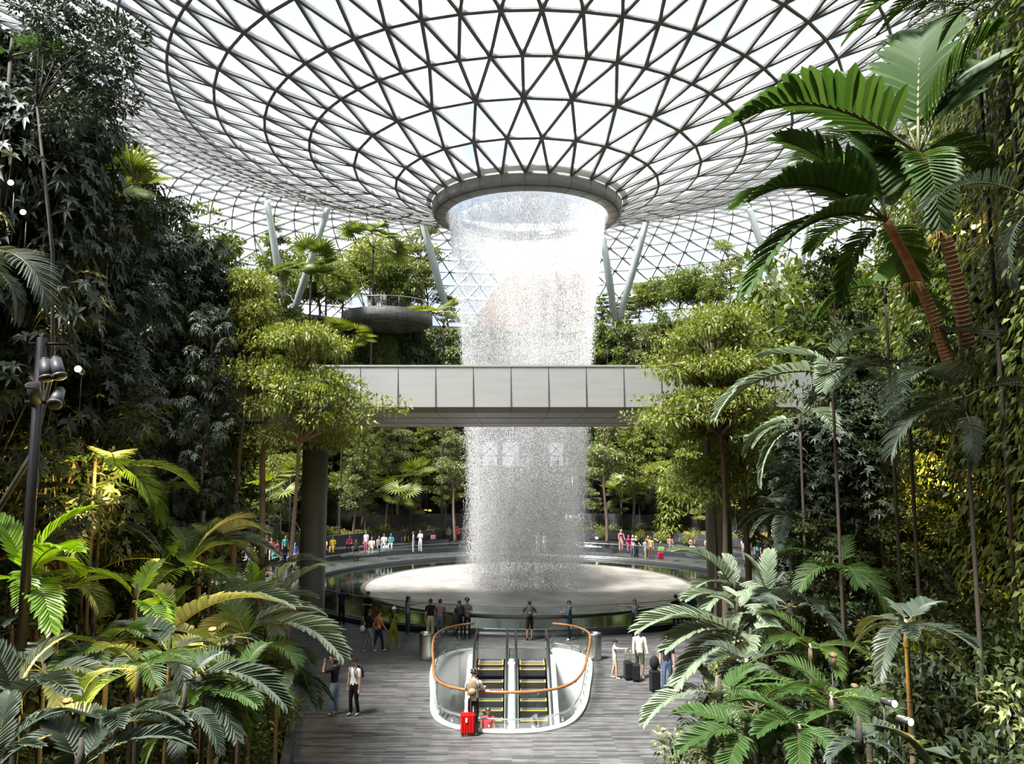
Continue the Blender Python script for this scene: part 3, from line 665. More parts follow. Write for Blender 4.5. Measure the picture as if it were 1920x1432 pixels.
PR['d2'] = tree_proto('slender', 12, 10, nb=38, np=170, L=.24, W=.08, spread=1.7, leaf='dark', lo=.25, whorl=6, flat=.45, tr=.13)
PR['d3'] = tree_proto('slender', 11, 11, nb=34, np=130, L=.19, W=.085, spread=1.7, leaf='mid_shade', lo=.12, flat=.45, tr=.11)
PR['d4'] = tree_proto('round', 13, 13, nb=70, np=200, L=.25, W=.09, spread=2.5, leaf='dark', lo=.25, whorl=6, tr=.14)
PR['b1'] = tree_proto('slender', 10, 12, nb=30, np=110, L=.22, W=.10, spread=1.5, leaf='bright', lo=.15, tr=.10)
# ---- palms
def frond_mesh(L, pairs, ll, lw, rise, drop, seed, m, tw=.5, mat_='palm', hang=.35, gap=.0):
    r = np.random.default_rng(seed); w = MB()
    def c(t): return Vector((L*(t-.12*t*t), 0, L*(rise*t-drop*t*t)))
    ts = np.linspace(0, 1, 12); w.tube([c(t) for t in ts], [.022*(1-.8*t)*L/3+.004 for t in ts], 5)
    for i in range(pairs):
        t = .14+.86*(i+.5)/pairs; p = c(t); tg = (c(min(1, t+.02))-c(t-.02)).normalized()
        for s in (-1, 1):
            le = ll*(math.sin(PI*min(.97, .14+.80*t)))**.55*(.88+.2*r.random()); an = rad(62-34*t)+r.normal()*.05
            side = Vector((0, s, 0)); up = tg.cross(side)*s; up = up if up.z > 0 else -up
            d = (tg*math.cos(an)+side*math.sin(an)+up*(tw*.6*(1-.5*t))).normalized(); q = p.copy(); vs = []; K = 4; wd = lw*(.9+.2*r.random())
            for k in range(K+1):
                f = k/K; ww = wd*(.45+.9*math.sin(PI*(.15+.7*f))) * (1 if f < .99 else .15)/1.35
                wdir = d.cross(up).normalized()*ww*.5
                vs += [q+wdir+up*ww*.22, q.copy(), q-wdir+up*ww*.22]
                q = q+d*le/K; d = (d+Vector((0, 0, -hang*.32*(f+.35)))).normalized(); up = (up-d*up.dot(d)).normalized()
            fs = []
            for k in range(K): fs += [(k*3, k*3+1, k*3+4, k*3+3), (k*3+1, k*3+2, k*3+5, k*3+4)]
            w.add(vs, fs, 1)
    return w.mesh('frond', [M_LF[mat_] if False else M_STALK, M_LF[mat_]])
M_STALK = mat('frond_stalk', (.10, .10, .035), .6)
FR = {}
for key, mt in (('g', 'palm'), ('p', 'palmpale'), ('y', 'palmgrey'), ('b', 'palmbright')):
    FR[key] = [frond_mesh(2.6, 20, .75, .125, .55, .55, 1, 0, mat_=mt), frond_mesh(2.6, 22, .70, .12, .30, .62, 2, 0, mat_=mt, hang=.5), frond_mesh(2.5, 20, .72, .12, .85, .45, 3, 0, mat_=mt)]
FR['t'] = [frond_mesh(2.6, 30, .80, .045, .6, .7, 4, 0, mat_='palmgrey', hang=.6), frond_mesh(2.6, 30, .75, .045, .35, .6, 5, 0, mat_='palmgrey', hang=.5)]
FR['m'] = [frond_mesh(2.6, 30, .80, .05, .6, .7, 6, 0, mat_='palm', hang=.5), frond_mesh(2.6, 30, .75, .05, .8, .6, 7, 0, mat_='palm', hang=.4)]
def fan_mesh(L, nseg, mat_, seed):
    r = np.random.default_rng(seed); w = MB(); e = Vector((L*.9, 0, L*.55)); w.tube([(0, 0, 0), (L*.45, 0, L*.36), e], [.02, .014, .01], 5)
    for i in range(nseg):
        a = rad(-140+280*i/(nseg-1)); d = Vector((math.cos(a), math.sin(a), .25)).normalized(); up = Vector((0, 0, 1)); q = e.copy(); vs = []; K = 4; le = L*.75*(1-.12*abs(a)/2.4)
        for k in range(K+1):
            f = k/K; ww = .075*L*(math.sin(PI*(.12+.78*f)))*(.25 if f > .95 else 1); wd = d.cross(up).normalized()*ww*.5; vs += [q+wd+up*ww*.2, q.copy(), q-wd+up*ww*.2]
            q = q+d*le/K; d = (d+Vector((0, 0, -.16*(f+.2)))).normalized()
        fs = []
        for k in range(K): fs += [(k*3, k*3+1, k*3+4, k*3+3), (k*3+1, k*3+2, k*3+5, k*3+4)]
        w.add(vs, fs, 1)
    return w.mesh('fan_leaf', [M_STALK, M_LF[mat_]])
FR['f'] = [fan_mesh(1.3, 22, 'bright', 1)]; FR['fd'] = [fan_mesh(1.3, 24, 'mid', 2)]
M_TALLSTEM = mat('dark_palm_stem', (.035, .027, .02), .85, var=.3, vscale=3, sc=(1, 1, 6))
M_REDSTEM = mat('rusty_palm_stem', (.26, .10, .035), .6, var=.35, vscale=4, sc=(1, 1, 4)); M_PSTEM = mat('palm_stem', (.16, .13, .09), .8, var=.35, vscale=3, sc=(1, 1, 5))
def palm(x, y, z, h, nf, key, s, label, rz=None, cat='palm', group=None, name='palm', lean=(0, 0), tr=.09, el=(.1, 1.1), stem=None, r=np.random.default_rng(3), part='frond'):
    t = empty(name, (x, y, z), 0, label, cat, group); top = Vector((lean[0], lean[1], h))
    if h > .3:
        w = MB(); pts = [Vector((lean[0]*u*u, lean[1]*u*u, h*u)) for u in np.linspace(-.02, 1, 14)]; w.tube(pts, [tr*(1.15-.35*u) for u in np.linspace(0, 1, 14)], 10)
        for k in range(int(h/.28) if h < 3.2 else 0):
            u = (k+.5)/int(h/.28); w.tube([Vector((lean[0]*v*v, lean[1]*v*v, h*v)) for v in (u-.006, u+.006)], tr*(1.2-.35*u), 10)
        w.tube([top-Vector((0, 0, .1)), top+Vector((0, 0, .35))], [tr*1.25, tr*.5], 8); w.build('trunk', stem or (M_PSTEM if h < 3.2 else M_TALLSTEM), t)
    a0 = r.random()*6.28 if rz is None else rz
    for i in range(nf):
        e = el[0]+(el[1]-el[0])*((i*.618) % 1); ms = FR[key]; me = ms[i % len(ms)]
        a = a0+i*2.399
        link(part, me, t, loc=top+Vector((0, 0, .25 if h > .3 else 0)), rot=(r.normal()*.15, -e+.55, a), scale=s*(.85+.3*r.random()))
    return t
def frond_to(parent, key, k, p, q, roll=0.0, off=Vector((0, 0, 0))):
    """a frond growing from p to q (world), as a part of parent"""
    me = FR[key][k]; d = q-p; co = [v.co for v in me.vertices[:60]]
    tipl = Vector((2.6*.88, 0, {0: 0, 1: -.83, 2: 1.0}.get(k, 0) if key in 'gpyb' else 0)); L = d.length/tipl.length
    rot = tipl.to_track_quat('X', 'Z') if False else tipl.rotation_difference(d)
    # keep the blade upright: rebuild from axes
    x = d.normalized(); yv = Vector((0, 0, 1)).cross(x); yv = yv.normalized() if yv.length > .05 else Vector((0, 1, 0)); zv = x.cross(yv)
    B = Matrix((x, yv, zv)).transposed(); tl = tipl.normalized(); ang = math.atan2(tl.z, tl.x); Rm = B @ Matrix.Rotation(ang, 3, 'Y') @ Matrix.Rotation(roll, 3, 'X')
    return link('frond', me, parent, loc=p-parent.location, rot=Rm.to_euler(), scale=L)
# ---- shrubs and ferns
def bush_mesh(seed, R=.8, n=620, L=.155, W=.068, leaf='mid', h=1.0, extra=None):
    r = np.random.default_rng(seed); C = [tuple(np.array([r.normal()*.35*R, r.normal()*.35*R, h*(.35+.5*r.random())])) for _ in range(9)]; V, F = cluster_leaves(C, [(R*.5, R*.5, h*.35)]*9, n/9, L, W, r)
    mi = np.zeros(len(F), int); mats = [M_LF[leaf]]
    if extra:
        V2, F2 = cluster_leaves([tuple(np.array([r.normal()*.5*R, r.normal()*.5*R, h*(.7+.4*r.random())])) for _ in range(14)], [(.08, .08, .06)]*14, 7, .07, .06, r, updir=.8); F = np.concatenate([F, F2+len(V)]); V = np.concatenate([V, V2]); mi = np.concatenate([mi, np.ones(len(F2), int)]); mats.append(M_LF[extra])
    w = MB()
    for c in C: branch(w, (0, 0, -.15), c, .02, .006, r=r)
    return w.mesh('stems', M_BARK), npmesh('foliage', V, F, mats, mi)
BU = {'m': bush_mesh(1, leaf='mid_shade'), 'M': bush_mesh(1), 'b': bush_mesh(2, leaf='bright', L=.22), 'd': bush_mesh(3, leaf='dark', L=.24), 'g': bush_mesh(4, leaf='grey', L=.16, W=.07), 'y': bush_mesh(5, leaf='bright', extra='flower'), 'p': bush_mesh(6, leaf='mid', extra='purple', L=.16), 'w': bush_mesh(7, leaf='mid', extra='white', L=.14, W=.05)}
def bush(k, x, y, z, s, label, group=None, name='shrub', sz=None, rz=None):
    t = empty(name, (x, y, z), rng.random()*6.28 if rz is None else rz, label, 'shrub', group); t.scale = (s, s, sz or s); link('stems', BU[k][0], t); link('foliage', BU[k][1], t); return t
# ================================================================ PLANTING
def side(x): return 'on the slope'
NT = 0
def scatter(cands, mind, n, rr):
    out = []
    for (x, y) in cands:
        if all((x-a)**2+(y-b)**2 > mind*mind for a, b in out): out.append((x, y))
        if len(out) >= n: break
    return out
r5 = np.random.default_rng(55)
# far slope behind the pool
desc = {'s1': 'slender mid green tree', 's2': 'slender bright green tree', 's3': 'pale trunked tree with greyish leaves', 's4': 'leafy column-like green tree', 'r1': 'round bushy green tree', 'r2': 'round olive green tree', 'u1': 'thin tree with flat grey-green tiers', 'u2': 'small olive tree with layered flat branches'}
keys = list(desc); cnt = {k: 0 for k in keys}
cand = []
for _ in range(6000):
    a = r5.uniform(rad(-2), rad(178)); rr = r5.uniform(23.2, 34.2); x, y = CX+rr*math.cos(a), CY+rr*math.sin(a)
    d = float(dist_out([x], [y])[0])
    if 1.0 < d < 11.6: cand.append((x, y))
for x, y in scatter(cand, 2.05, 175, r5):
    d = float(dist_out([x], [y])[0]); k = keys[int(r5.integers(0, 8))]
    if d < 2.5 and k in ('r1', 'r2', 's4') : k = 'u1' if r5.random() < .5 else 's3'
    if abs(x-1) < 5.0 and y > 60 and d > 5: k = 's1'
    hgt = {True: r5.uniform(.55, .75), False: r5.uniform(.75, 1.12)}[d < 2.5]
    if abs(x-1) < 4.5 and y > 60: hgt *= .62
    if x > 5 and d > 6: hgt *= 1.3
    if abs(x-1) < 5.5 and y > 60 and d > 4: continue
    put_tree(PR[k], x, y, gzf(x, y)-.05, hgt*r5.uniform(.9, 1.1), r5.random()*6.28, desc[k]+(' rooted low by the seating steps behind the pool' if d < 3.5 else ' midway up the planted slope behind the pool' if d < 7.5 else ' high on the planted slope under the stone wall'), 'tree', desc[k]+('s low ' if d < 3.5 else 's midway ' if d < 7.5 else 's high ')+'on the far slope', sz=hgt)
# low plants along the far planters
fk = ['b', 'y', 'M', 'y', 'g']
for i in range(78):
    a = rad(12)+rad(150)*i/77; rr = 22.9+r5.uniform(-.2, 1.3); k = fk[int(r5.integers(0, 5))]; x, y = CX+rr*math.cos(a), CY+rr*math.sin(a)
    bush(k, x, y, max(.9, gzf(x, y)), r5.uniform(.8, 1.25), {'b': 'low bright green shrub in the far planter', 'y': 'low bright shrub with yellow flowers in the far planter', 'M': 'low mid green shrub in the far planter', 'g': 'low greyish small-leaved shrub in the far planter'}[k], {'b': 'bright shrubs', 'y': 'yellow flowering shrubs', 'M': 'mid green shrubs', 'g': 'greyish shrubs'}[k]+' along the far planter')
for i, (px, py, Y, s) in enumerate([(1200, 1010, 68, 1), (1290, 1005, 65.5, 1.1), (1345, 998, 66, 1), (700, 1004, 69, 1), (730, 1003, 69.3, 1), (760, 1003, 69.6, .9), (1240, 1003, 67, 1), (1430, 1003, 62, 1.3), (1455, 1000, 62, 1.2), (1130, 1010, 70, .9)]):
    q = P(px, py, Y); bush('y', q.x, q.y, .95, s*.9, 'flowering shrub with yellow blooms standing in a stone planter', 'yellow flowering shrubs in the stone planters')
# fan palms and palms on the far side
for i, (px, pyt, Y, key, s, nf, lab) in enumerate([
    (700, 470, 74, 'fd', 1.9, 14, 'tall slim palm with dark fan leaves rising past the round stone balcony'),
    (583, 520, 72, 'fd', 1.7, 14, 'fan palm on the terrace edge below the V of roof columns'),
    (612, 545, 73, 'fd', 1.5, 12, 'shorter fan palm close behind its taller neighbour below the V of columns'),
    (832, 612, 70, 'f', 1.5, 14, 'bright fan palm against the dark wall beside the falling water'),
    (645, 650, 66, 'f', 1.3, 12, 'bushy fan palm just above the bridge behind the umbrella tree'),
    (1167, 945, 71, 'f', 1.25, 12, 'small fan palm beside the thin pale trunk near the waterfall'),
    (545, 925, 60, 'f', 1.4, 12, 'bright fan palm above the long staircase'),
    (770, 925, 69, 'f', 1.5, 11, 'lush bright palm-like fern over the seated people'),
    (735, 945, 69.5, 'f', 1.1, 10, 'small bright palm above the yellow flower bed')]):
    q = P(px, pyt, Y); zb = gzf(q.x, q.y); zb = zb if zb > .5 else .9
    palm(q.x, q.y, zb, max(.8, q.z-zb), nf, key, s, lab, part='fan_leaf', tr=.12 if i < 4 else .08, el=(.0, 1.25))
q = P(1255, 975, 68.2)
w_ = cluster_leaves([(r5.normal()*.25, r5.normal()*.25, zz) for zz in np.linspace(.5, 6.2, 26)], [(.75, .75, .35)]*26, 60, .5, .15, r5, updir=-.5)
t = empty('climber_column', (q.x, q.y, 1.2), 0, 'tall column of drooping bright yellow-green leaves above the long planter', 'climbing plant'); b = MB(); b.tube([(0, 0, 0), (0, 0, 6.2)], .12, 8); b.build('stem', M_BARK, t); link('foliage', npmesh('foliage', *w_, [M_LF['bright']]), t)
# single thin trees in front of the far slope
for px, pyb, pyt, Y, k, lab in [(1136, 1020, 800, 67.2, 'u1', 'thin pale-trunked tree standing by the walkway edge near the waterfall'), (852, 1018, 825, 67.3, 'u1', 'thin pale-trunked tree with forked branches left of the waterfall'), (663, 1010, 850, 66.6, 's3', 'slim tree rising between the seated people by the bridge column'), (680, 985, 800, 68, 's2', 'slim bright tree behind the bench with the yellow flowers'), (1190, 990, 800, 68.4, 's2', 'slim bright tree rising behind the women in head scarves'), (530, 560, 500, 70, 'r2', 'small olive tree at the terrace edge in front of the V columns')]:
    B = P(px, pyb, Y); T = P(px, pyt, Y); hh = T.z-B.z; base_h = {'u1': 8, 's3': 9, 's2': 9, 'r2': 7}[k]; put_tree(PR[k], B.x, B.y, max(B.z, 0), hh/base_h, 1.0+px, lab)
# upper terrace
ut = [(430, 462, 80, 's4'), (505, 428, 84, 's4'), (560, 470, 84, 'r1'), (598, 478, 82, 'r1'), (640, 500, 80, 'r1'), (700, 440, 84, 'r2'), (730, 470, 80, 'r1'), (745, 520, 79, 'r1'), (788, 446, 78, 'u1'), (800, 505, 76, 'u2'), (770, 560, 74.6, 'u2'), (840, 560, 76, 's1'), (470, 520, 76, 'r2'), (395, 480, 72, 's4'),
      (1200, 540, 77, 'u2'), (1235, 520, 76, 'r1'), (1275, 505, 76, 'r1'), (1310, 500, 76, 'r1'), (1345, 520, 75, 'r1'), (1180, 560, 78, 's1'), (1370, 470, 74, 'u1'), (1425, 540, 70, 's1'), (1455, 550, 70, 'r2'), (1490, 530, 66, 's4'), (1530, 520, 60, 's1'), (1580, 500, 56, 'r1'), (1640, 500, 52, 's4'), (350, 450, 64, 'r1'), (290, 420, 58, 's4'), (230, 420, 52, 'r1'), (160, 400, 48, 's4'), (1128, 560, 82, 's1'), (1150, 575, 82, 's1')]
place = ['behind the pale roof columns', 'next to the V of columns', 'beside the round balcony', 'at the terrace edge', 'among the tall trees above the ivy wall', 'seen past the waterfall']
for i, (px, pyt, Y, k) in enumerate(ut):
    while gzf(P(px, 600, Y).x, Y) < 22 and Y < 90: Y += .7
    Y += .8; B = P(px, 600, Y); T = P(px, pyt, Y); zb = gzf(B.x, B.y); hh = max(3.0, T.z-zb); base_h = {'u': 8, 'r': 7, 's': 9}[k[0]]
    if k == 'u2': base_h = 7
    sc = hh/base_h; put_tree(PR[k], B.x, B.y, zb-(.25 if k[0] == 'r' else .1)*hh, max(sc*1.25, 1.0), i*1.7, desc[k]+' on the upper terrace against the bright roof', 'tree', desc[k]+'s on the upper terrace', name='terrace_tree', sz=sc*1.2)
for i, (px, py, k) in enumerate([(1130, 610, 's1'), (1160, 600, 's4'), (1195, 625, 's3'), (1235, 590, 's1'), (1275, 600, 's4'), (1320, 590, 'b1'), (1365, 585, 's3'), (1410, 575, 's4'), (1455, 580, 's1'), (905, 640, 's1'), (1100, 630, 's1'), (640, 640, 's2'), (450, 560, 's4'), (400, 540, 's1'), (350, 520, 's2')]):
    T = P(px, py, 78); a = math.atan2(T.y-CY, T.x-CX); x, y = CX+31.8*math.cos(a), CY+31.8*math.sin(a); q = ray(px, py); Yd = y; T = P(px, py, Yd); zb = gzf(x, y)
    put_tree(PR[k], x, y, zb, 1.35, i*1.3, 'very tall '+{'b1': 'bright narrow tree', **desc}[k]+' reaching the terrace lip above the bridge', 'tree', 'very tall '+{'b1': 'bright narrow tree', **desc}[k]+'s reaching the terrace lip', sz=(T.z-zb)/({'b': 10}.get(k[0], 9)))
# ivy on the far walls: patches
def ivy_mesh(w, h, n, L, W, seed, leaf='mid', depth=.35, clump=9, hang=True, frame=None):
    r = np.random.default_rng(seed); u = r.random(n)*w; v = r.random(n)*h
    cu = r.random(clump)*w; cv = r.random(clump)*h; d = np.min(np.hypot(u[:, None]-cu, (v[:, None]-cv)*.8), 1); dep = depth*(1-np.clip(d/(.22*max(w, h)), 0, 1))*r.random(n)+.05+.1*r.random(n)
    Pt = np.stack([u, -dep, v], -1); D = nrm(np.stack([r.normal(size=n)*.6, -.55+r.normal(size=n)*.25, -.75+r.normal(size=n)*.35], -1)); U = nrm(np.stack([r.normal(size=n)*.35, -np.ones(n), .45+r.normal(size=n)*.3], -1))
    return leafgeo(Pt, D, U, L, W, .2, r=r)
IV = [npmesh('ivy', *ivy_mesh(5, 4.5, 2600, .32, .2, s, depth=.8), [M_LF[l]]) for s, l in ((1, 'dark'), (2, 'mid'), (3, 'mid'))]
ivp = [p for p in bw if p[1] > 34]
for i in range(len(ivp)-1):
    a, c = Vector(ivp[i]), Vector(ivp[i+1]); L = (c-a).length
    if L > 14: continue
    an = math.atan2(c.y-a.y, c.x-a.x)
    for j, zz in enumerate((9.5, 13.8, 18.1)):
        if a.y > 76 and -8 < a.x < 3 and j == 1: pass
        side_ = -1 if True else 1
        nn_ = Vector((math.sin(an), -math.cos(an))); o = link('wall_creeper', IV[(i+j) % 3], loc=(a.x+nn_.x*.3, a.y+nn_.y*.3, zz), rot=(0, 0, an))
        tag(o, 'patch of green creeper covering the stone wall below the terrace', 'climbing plant', 'creepers on the tall stone wall')
# hedge on the terrace lip
for i in range(46):
    a = rad(8)+rad(164)*i/45; p = offset_path(12.6)
    rr = 33.5; x, y = CX+rr*math.cos(a), CY+rr*math.sin(a)
    if -13 < x < -6 and y > 70: continue
    bush('M' if i % 3 else 'd', x, y, 21.7, 1.25, 'trailing hedge plant along the lip of the upper terrace', 'hedge plants on the terrace lip', 'hedge_plant', sz=.9)
# ---------------------------------------------------------------- hero trees
umb = [tree_proto('umbrella', 9.6, 21, nb=30, np=120, L=.15, W=.062, spread=2.6, leaf='olive', lo=.62, levels=4, tr=.13, bark=M_BARKP),
       tree_proto('umbrella', 8.6, 22, nb=26, np=130, L=.15, W=.065, spread=2.6, leaf='bright', lo=.66, levels=3, tr=.12, shift=.30, bark=M_BARKP),
       tree_proto('umbrella', 9.6, 23, nb=34, np=120, L=.16, W=.07, spread=3.1, leaf='bright', lo=.66, levels=3, tr=.15, lean=(-.3, 0)),
       tree_proto('umbrella', 7.4, 24, nb=20, np=120, L=.16, W=.07, spread=2.0, leaf='bright', lo=.60, levels=2, tr=.11)]
def hero(pr, h0, px, pytop, Y, lab, rz=0, s=None, name='tree', zb=None):
    T = P(px, pytop, Y); zb = gzf(T.x, T.y)-.1 if zb is None else zb; k = (T.z-zb)/h0
    return put_tree(pr, T.x, T.y, zb, s or k, rz, lab, 'tree', name=name, sz=k)
hero(umb[0], 9.6, 462, 540, 29.5, 'airy olive-green tree with layered crown before the bridge end', s=1.05, name='umbrella_tree')
hero(umb[1], 8.6, 560, 628, 28.6, 'brighter tree whose flat crown hangs over the bridge panels', s=1.0, name='umbrella_tree')
hero(umb[2], 9.6, 1350, 612, 27.6, 'umbrella-shaped bright green tree with dark trunk overlapping the bridge', s=1.0, name='umbrella_tree')
hero(umb[3], 7.4, 1330, 730, 29.5, 'lower bright flat-crowned tree tucked under the big umbrella tree', s=1.0, name='umbrella_tree')
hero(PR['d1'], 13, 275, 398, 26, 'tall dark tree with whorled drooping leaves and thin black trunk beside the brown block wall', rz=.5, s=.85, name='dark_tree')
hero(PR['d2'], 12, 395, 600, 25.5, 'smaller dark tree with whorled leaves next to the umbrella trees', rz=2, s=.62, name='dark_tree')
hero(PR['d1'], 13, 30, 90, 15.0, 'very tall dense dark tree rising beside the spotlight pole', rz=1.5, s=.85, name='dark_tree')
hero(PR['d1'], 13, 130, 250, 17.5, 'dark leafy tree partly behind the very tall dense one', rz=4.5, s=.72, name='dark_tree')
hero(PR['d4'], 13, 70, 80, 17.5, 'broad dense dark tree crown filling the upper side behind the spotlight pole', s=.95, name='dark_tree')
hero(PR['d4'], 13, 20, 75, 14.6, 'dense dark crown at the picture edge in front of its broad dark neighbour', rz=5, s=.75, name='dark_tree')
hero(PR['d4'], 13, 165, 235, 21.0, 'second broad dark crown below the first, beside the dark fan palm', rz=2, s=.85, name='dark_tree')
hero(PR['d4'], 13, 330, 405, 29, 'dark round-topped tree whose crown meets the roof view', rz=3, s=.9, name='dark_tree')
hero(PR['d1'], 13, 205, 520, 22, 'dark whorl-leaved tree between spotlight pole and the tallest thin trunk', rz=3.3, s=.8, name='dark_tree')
hero(PR['s4'], 9, 385, 430, 33, 'mid green bushy tree glowing behind the tall dark trees', rz=1, s=1.2)
hero(PR['b1'], 10, 370, 560, 33, 'bright yellow-green tree behind the trunk of the olive umbrella tree', rz=1)
hero(PR['b1'], 10, 415, 620, 35.5, 'bright leafy tree filling the gap beside the bridge end', rz=3)
hero(PR['d3'], 11, 1562, 488, 22.5, 'tall narrow tree with tiers of small leaves on a straight trunk by the palms', rz=.3, s=.88, name='tiered_tree')
hero(PR['d3'], 11, 1520, 980, 18.5, 'dense dark leafy young tree below the tiered tree', rz=2.3, s=.6, name='tiered_tree')
hero(PR['d3'], 11, 1640, 760, 21, 'dense leafy tree between the tiered tree and the green wall', rz=4, s=.7, name='tiered_tree')
hero(PR['r1'], 7, 1480, 800, 31, 'rounded pale green tree behind the umbrella tree trunk', rz=1)
hero(PR['s3'], 9, 1440, 840, 34, 'greyish light green tree between the bridge column and the tiered tree', rz=1)
hero(PR['s4'], 9, 1660, 500, 28, 'leafy tree behind the red-stemmed palms', rz=2)
hero(PR['r1'], 7, 1500, 520, 40, 'round tree just beyond the bridge by the slope', rz=2)
# thin bare trunks with leafless forks by the umbrella trees
for px, pyb, pyt, Y, lab in [(487, 1075, 690, 29.2, 'slender bare trunk with forked twigs standing beside the olive umbrella tree'), (1402, 1090, 820, 29, 'second dark trunk with forks beside the umbrella tree trunk')]:
    B = P(px, pyb, Y); T = P(px, pyt, Y); b = MB(); h = T.z-B.z+1.5
    b.tube([(0, 0, 0), (.05, 0, h*.3), (-.04, 0, h*.6), (.03, 0, h*.8), (-.05, 0, h)], [.14, .12, .11, .08, .05], 8)
    for s_ in (-1, 1): branch(b, (0, 0, h*.78), (s_*.6, .1, h*1.05), .05, .015)
    branch(b, (0, 0, h*.55), (1.5, 0, h*1.02), .05, .02); o = b.build('bare_trunk', M_BARKP if px < 900 else M_BARK, loc=(B.x, B.y, B.z-1.5)); tag(o, lab, 'tree')
# top corner tree
tc_ = empty('overhead_tree', P(30, 330, 13), 0, 'fine-leaved branches of a tree reaching into the top corner against the roof', 'tree')
b = MB(); C = []; R = []
o0 = P(30, 330, 13)
for (px, py) in [(150, 20), (200, 50), (215, 110), (170, 100), (100, 30), (235, 60), (190, 150), (90, 190), (130, 210), (110, 250), (60, 10), (120, 90), (225, 185), (180, 190)]:
    q = P(px, py, 13+rng.normal()*.3)-o0; branch(b, P(70, 200, 13)-o0, q, .02, .005, sag=-.05); C.append(tuple(q)); R.append((.42, .42, .26))
branch(b, (0, 0, -6), P(70, 200, 13)-o0, .05, .025); b.build('trunk', M_TALLSTEM, tc_)
V_, F_ = cluster_leaves(C, R, 420, .10, .042, rng); link('crown', npmesh('crown', V_, F_, [M_LF['dark']]), tc_)
# ---------------------------------------------------------------- green wall at the side
GW = [(10.2, 10), (11.0, 13), (11.9, 17), (13.0, 21.5), (14.6, 26.5), (18.2, 31.5)]; GT = [18.6, 18.6, 18.5, 18.4, 17.4, 16.6]
b = MB(); b.wall(GW, -.5, GT, .6); o = b.build('wall_right', M_SOIL); tag(o, 'dark wall completely covered in climbing plants', 'wall', kind='structure')
gl_ = ['leafy creeper on the wall by the lowest yellow floor lights', 'dark-leaved creeper over the shaded end of the green wall', 'creeper with yellow-lit leaves around the twin wall lamps', 'creeper at the farther end of the green wall behind the palms', 'creeper on the last stretch of green wall toward the bridge']
for i in range(5):
    a, c = Vector(GW[i]), Vector(GW[i+1]); L = (c-a).length; hh = (GT[i]+GT[i+1])/2-1; nlv = int(L*hh*95)
    V_, F_ = ivy_mesh(L+.4, hh+.7, nlv, .20, .11, 40+i, depth=1.6, clump=34); an = math.atan2(c.y-a.y, c.x-a.x)
    # local -y must face the plaza
    t = empty('climbing_plant', (c.x, c.y, 1), an+PI, gl_[i], 'climbing plant'); nn = Vector((math.sin(an+PI), -math.cos(an+PI)))
    V_[:, 1] -= .3; link('foliage', npmesh('foliage', V_, F_, [M_LF['mid' if i > 0 else 'mid_shade']]), t)
    bs = MB()
    for k in range(6): x_ = L*(k+.5)/6; bs.tube([(x_+.15*math.sin(z_*1.3+k), -.36, z_) for z_ in np.linspace(0, hh*.95, 9)], .03, 5)
    bs.build('stem', M_BARK, t)
# ---------------------------------------------------------------- red-stemmed palms
def big_palm(base, crown, label, fr, tr):
    t = empty('red_stemmed_palm', base, 0, label, 'palm'); d = crown-base; b = MB()
    pts = [base.lerp(crown, u)-base+Vector((.12*math.sin(PI*u), 0, 0)) for u in np.linspace(0, 1, 16)]; b.tube(pts, [tr*(1.2-.4*u) for u in np.linspace(0, 1, 16)], 12, m=0)
    for k in range(26):
        u = k/26*.62; p0 = base.lerp(crown, u)-base+Vector((.12*math.sin(PI*u), 0, 0)); b.tube([p0, p0+d.normalized()*.02], tr*(1.26-.4*u), 12, m=1)
    b.build('trunk', [M_REDSTEM, M_BARKP], t)
    for (key, k, px, py, Y, roll) in fr: frond_to(t, key, k, crown, P(px, py, Y), roll)
    b = MB()
    fl = base.lerp(crown, .6)-base
    for k in range(26):
        a = k*2.4; b.tube([fl, fl+Vector((math.cos(a)*.16, math.sin(a)*.16, -.02)), fl+Vector((math.cos(a)*.24, math.sin(a)*.24, -.16-.05*(k % 3)))], .006, 4)
    b.build('flower_stalk', mat('seed_tuft_'+str(int(crown.x*10)), (.5, .33, .08), .7), t); return t
big_palm(P(1815, 650, 15), P(1722, 290, 14.2), 'upper red-stemmed palm with a fringe of yellow seed strings, its leaf reaching over the roof', [('g', 0, 1385, 228, 13.2, 0), ('g', 2, 1878, 50, 13.4, 0), ('g', 0, 1880, 130, 15.5, .3), ('g', 1, 1600, 330, 15.5, 0), ('p', 1, 1500, 300, 16.5, 0), ('g', 2, 1735, 60, 16.0, 0), ('g', 1, 1860, 330, 15.2, 0), ('g', 1, 1760, 420, 12.8, 0), ('p', 0, 1560, 175, 16.2, 0)], .115)
big_palm(P(1785, 700, 15), P(1662, 415, 14.6), 'lower red-stemmed palm with broad dark leaves hanging toward the roof columns', [('g', 0, 1402, 380, 13.6, 0), ('g', 1, 1412, 535, 13.6, 0), ('g', 2, 1455, 262, 14.4, 0), ('g', 2, 1600, 235, 15.6, 0), ('g', 0, 1520, 470, 16.2, 0), ('g', 1, 1720, 560, 15.6, 0), ('g', 2, 1740, 320, 15.8, 0), ('g', 1, 1580, 560, 15.6, 0), ('b', 0, 1560, 300, 16.5, 0)], .105)
t = empty('palm', P(1940, -30, 11), 0, 'palm above the green wall dipping fine light-green leaves into the top edge', 'palm'); o0 = P(1940, -30, 11)
for px, py in ((1600, 25), (1660, 20), (1720, 5), (1760, 60), (1830, 50)): frond_to(t, 'm', 0, o0, P(px, py, 11.5), 0)
b = MB(); b.tube([(0, 0, 0), (.2, .1, -6)], .1, 8); b.build('trunk', M_PSTEM, t)
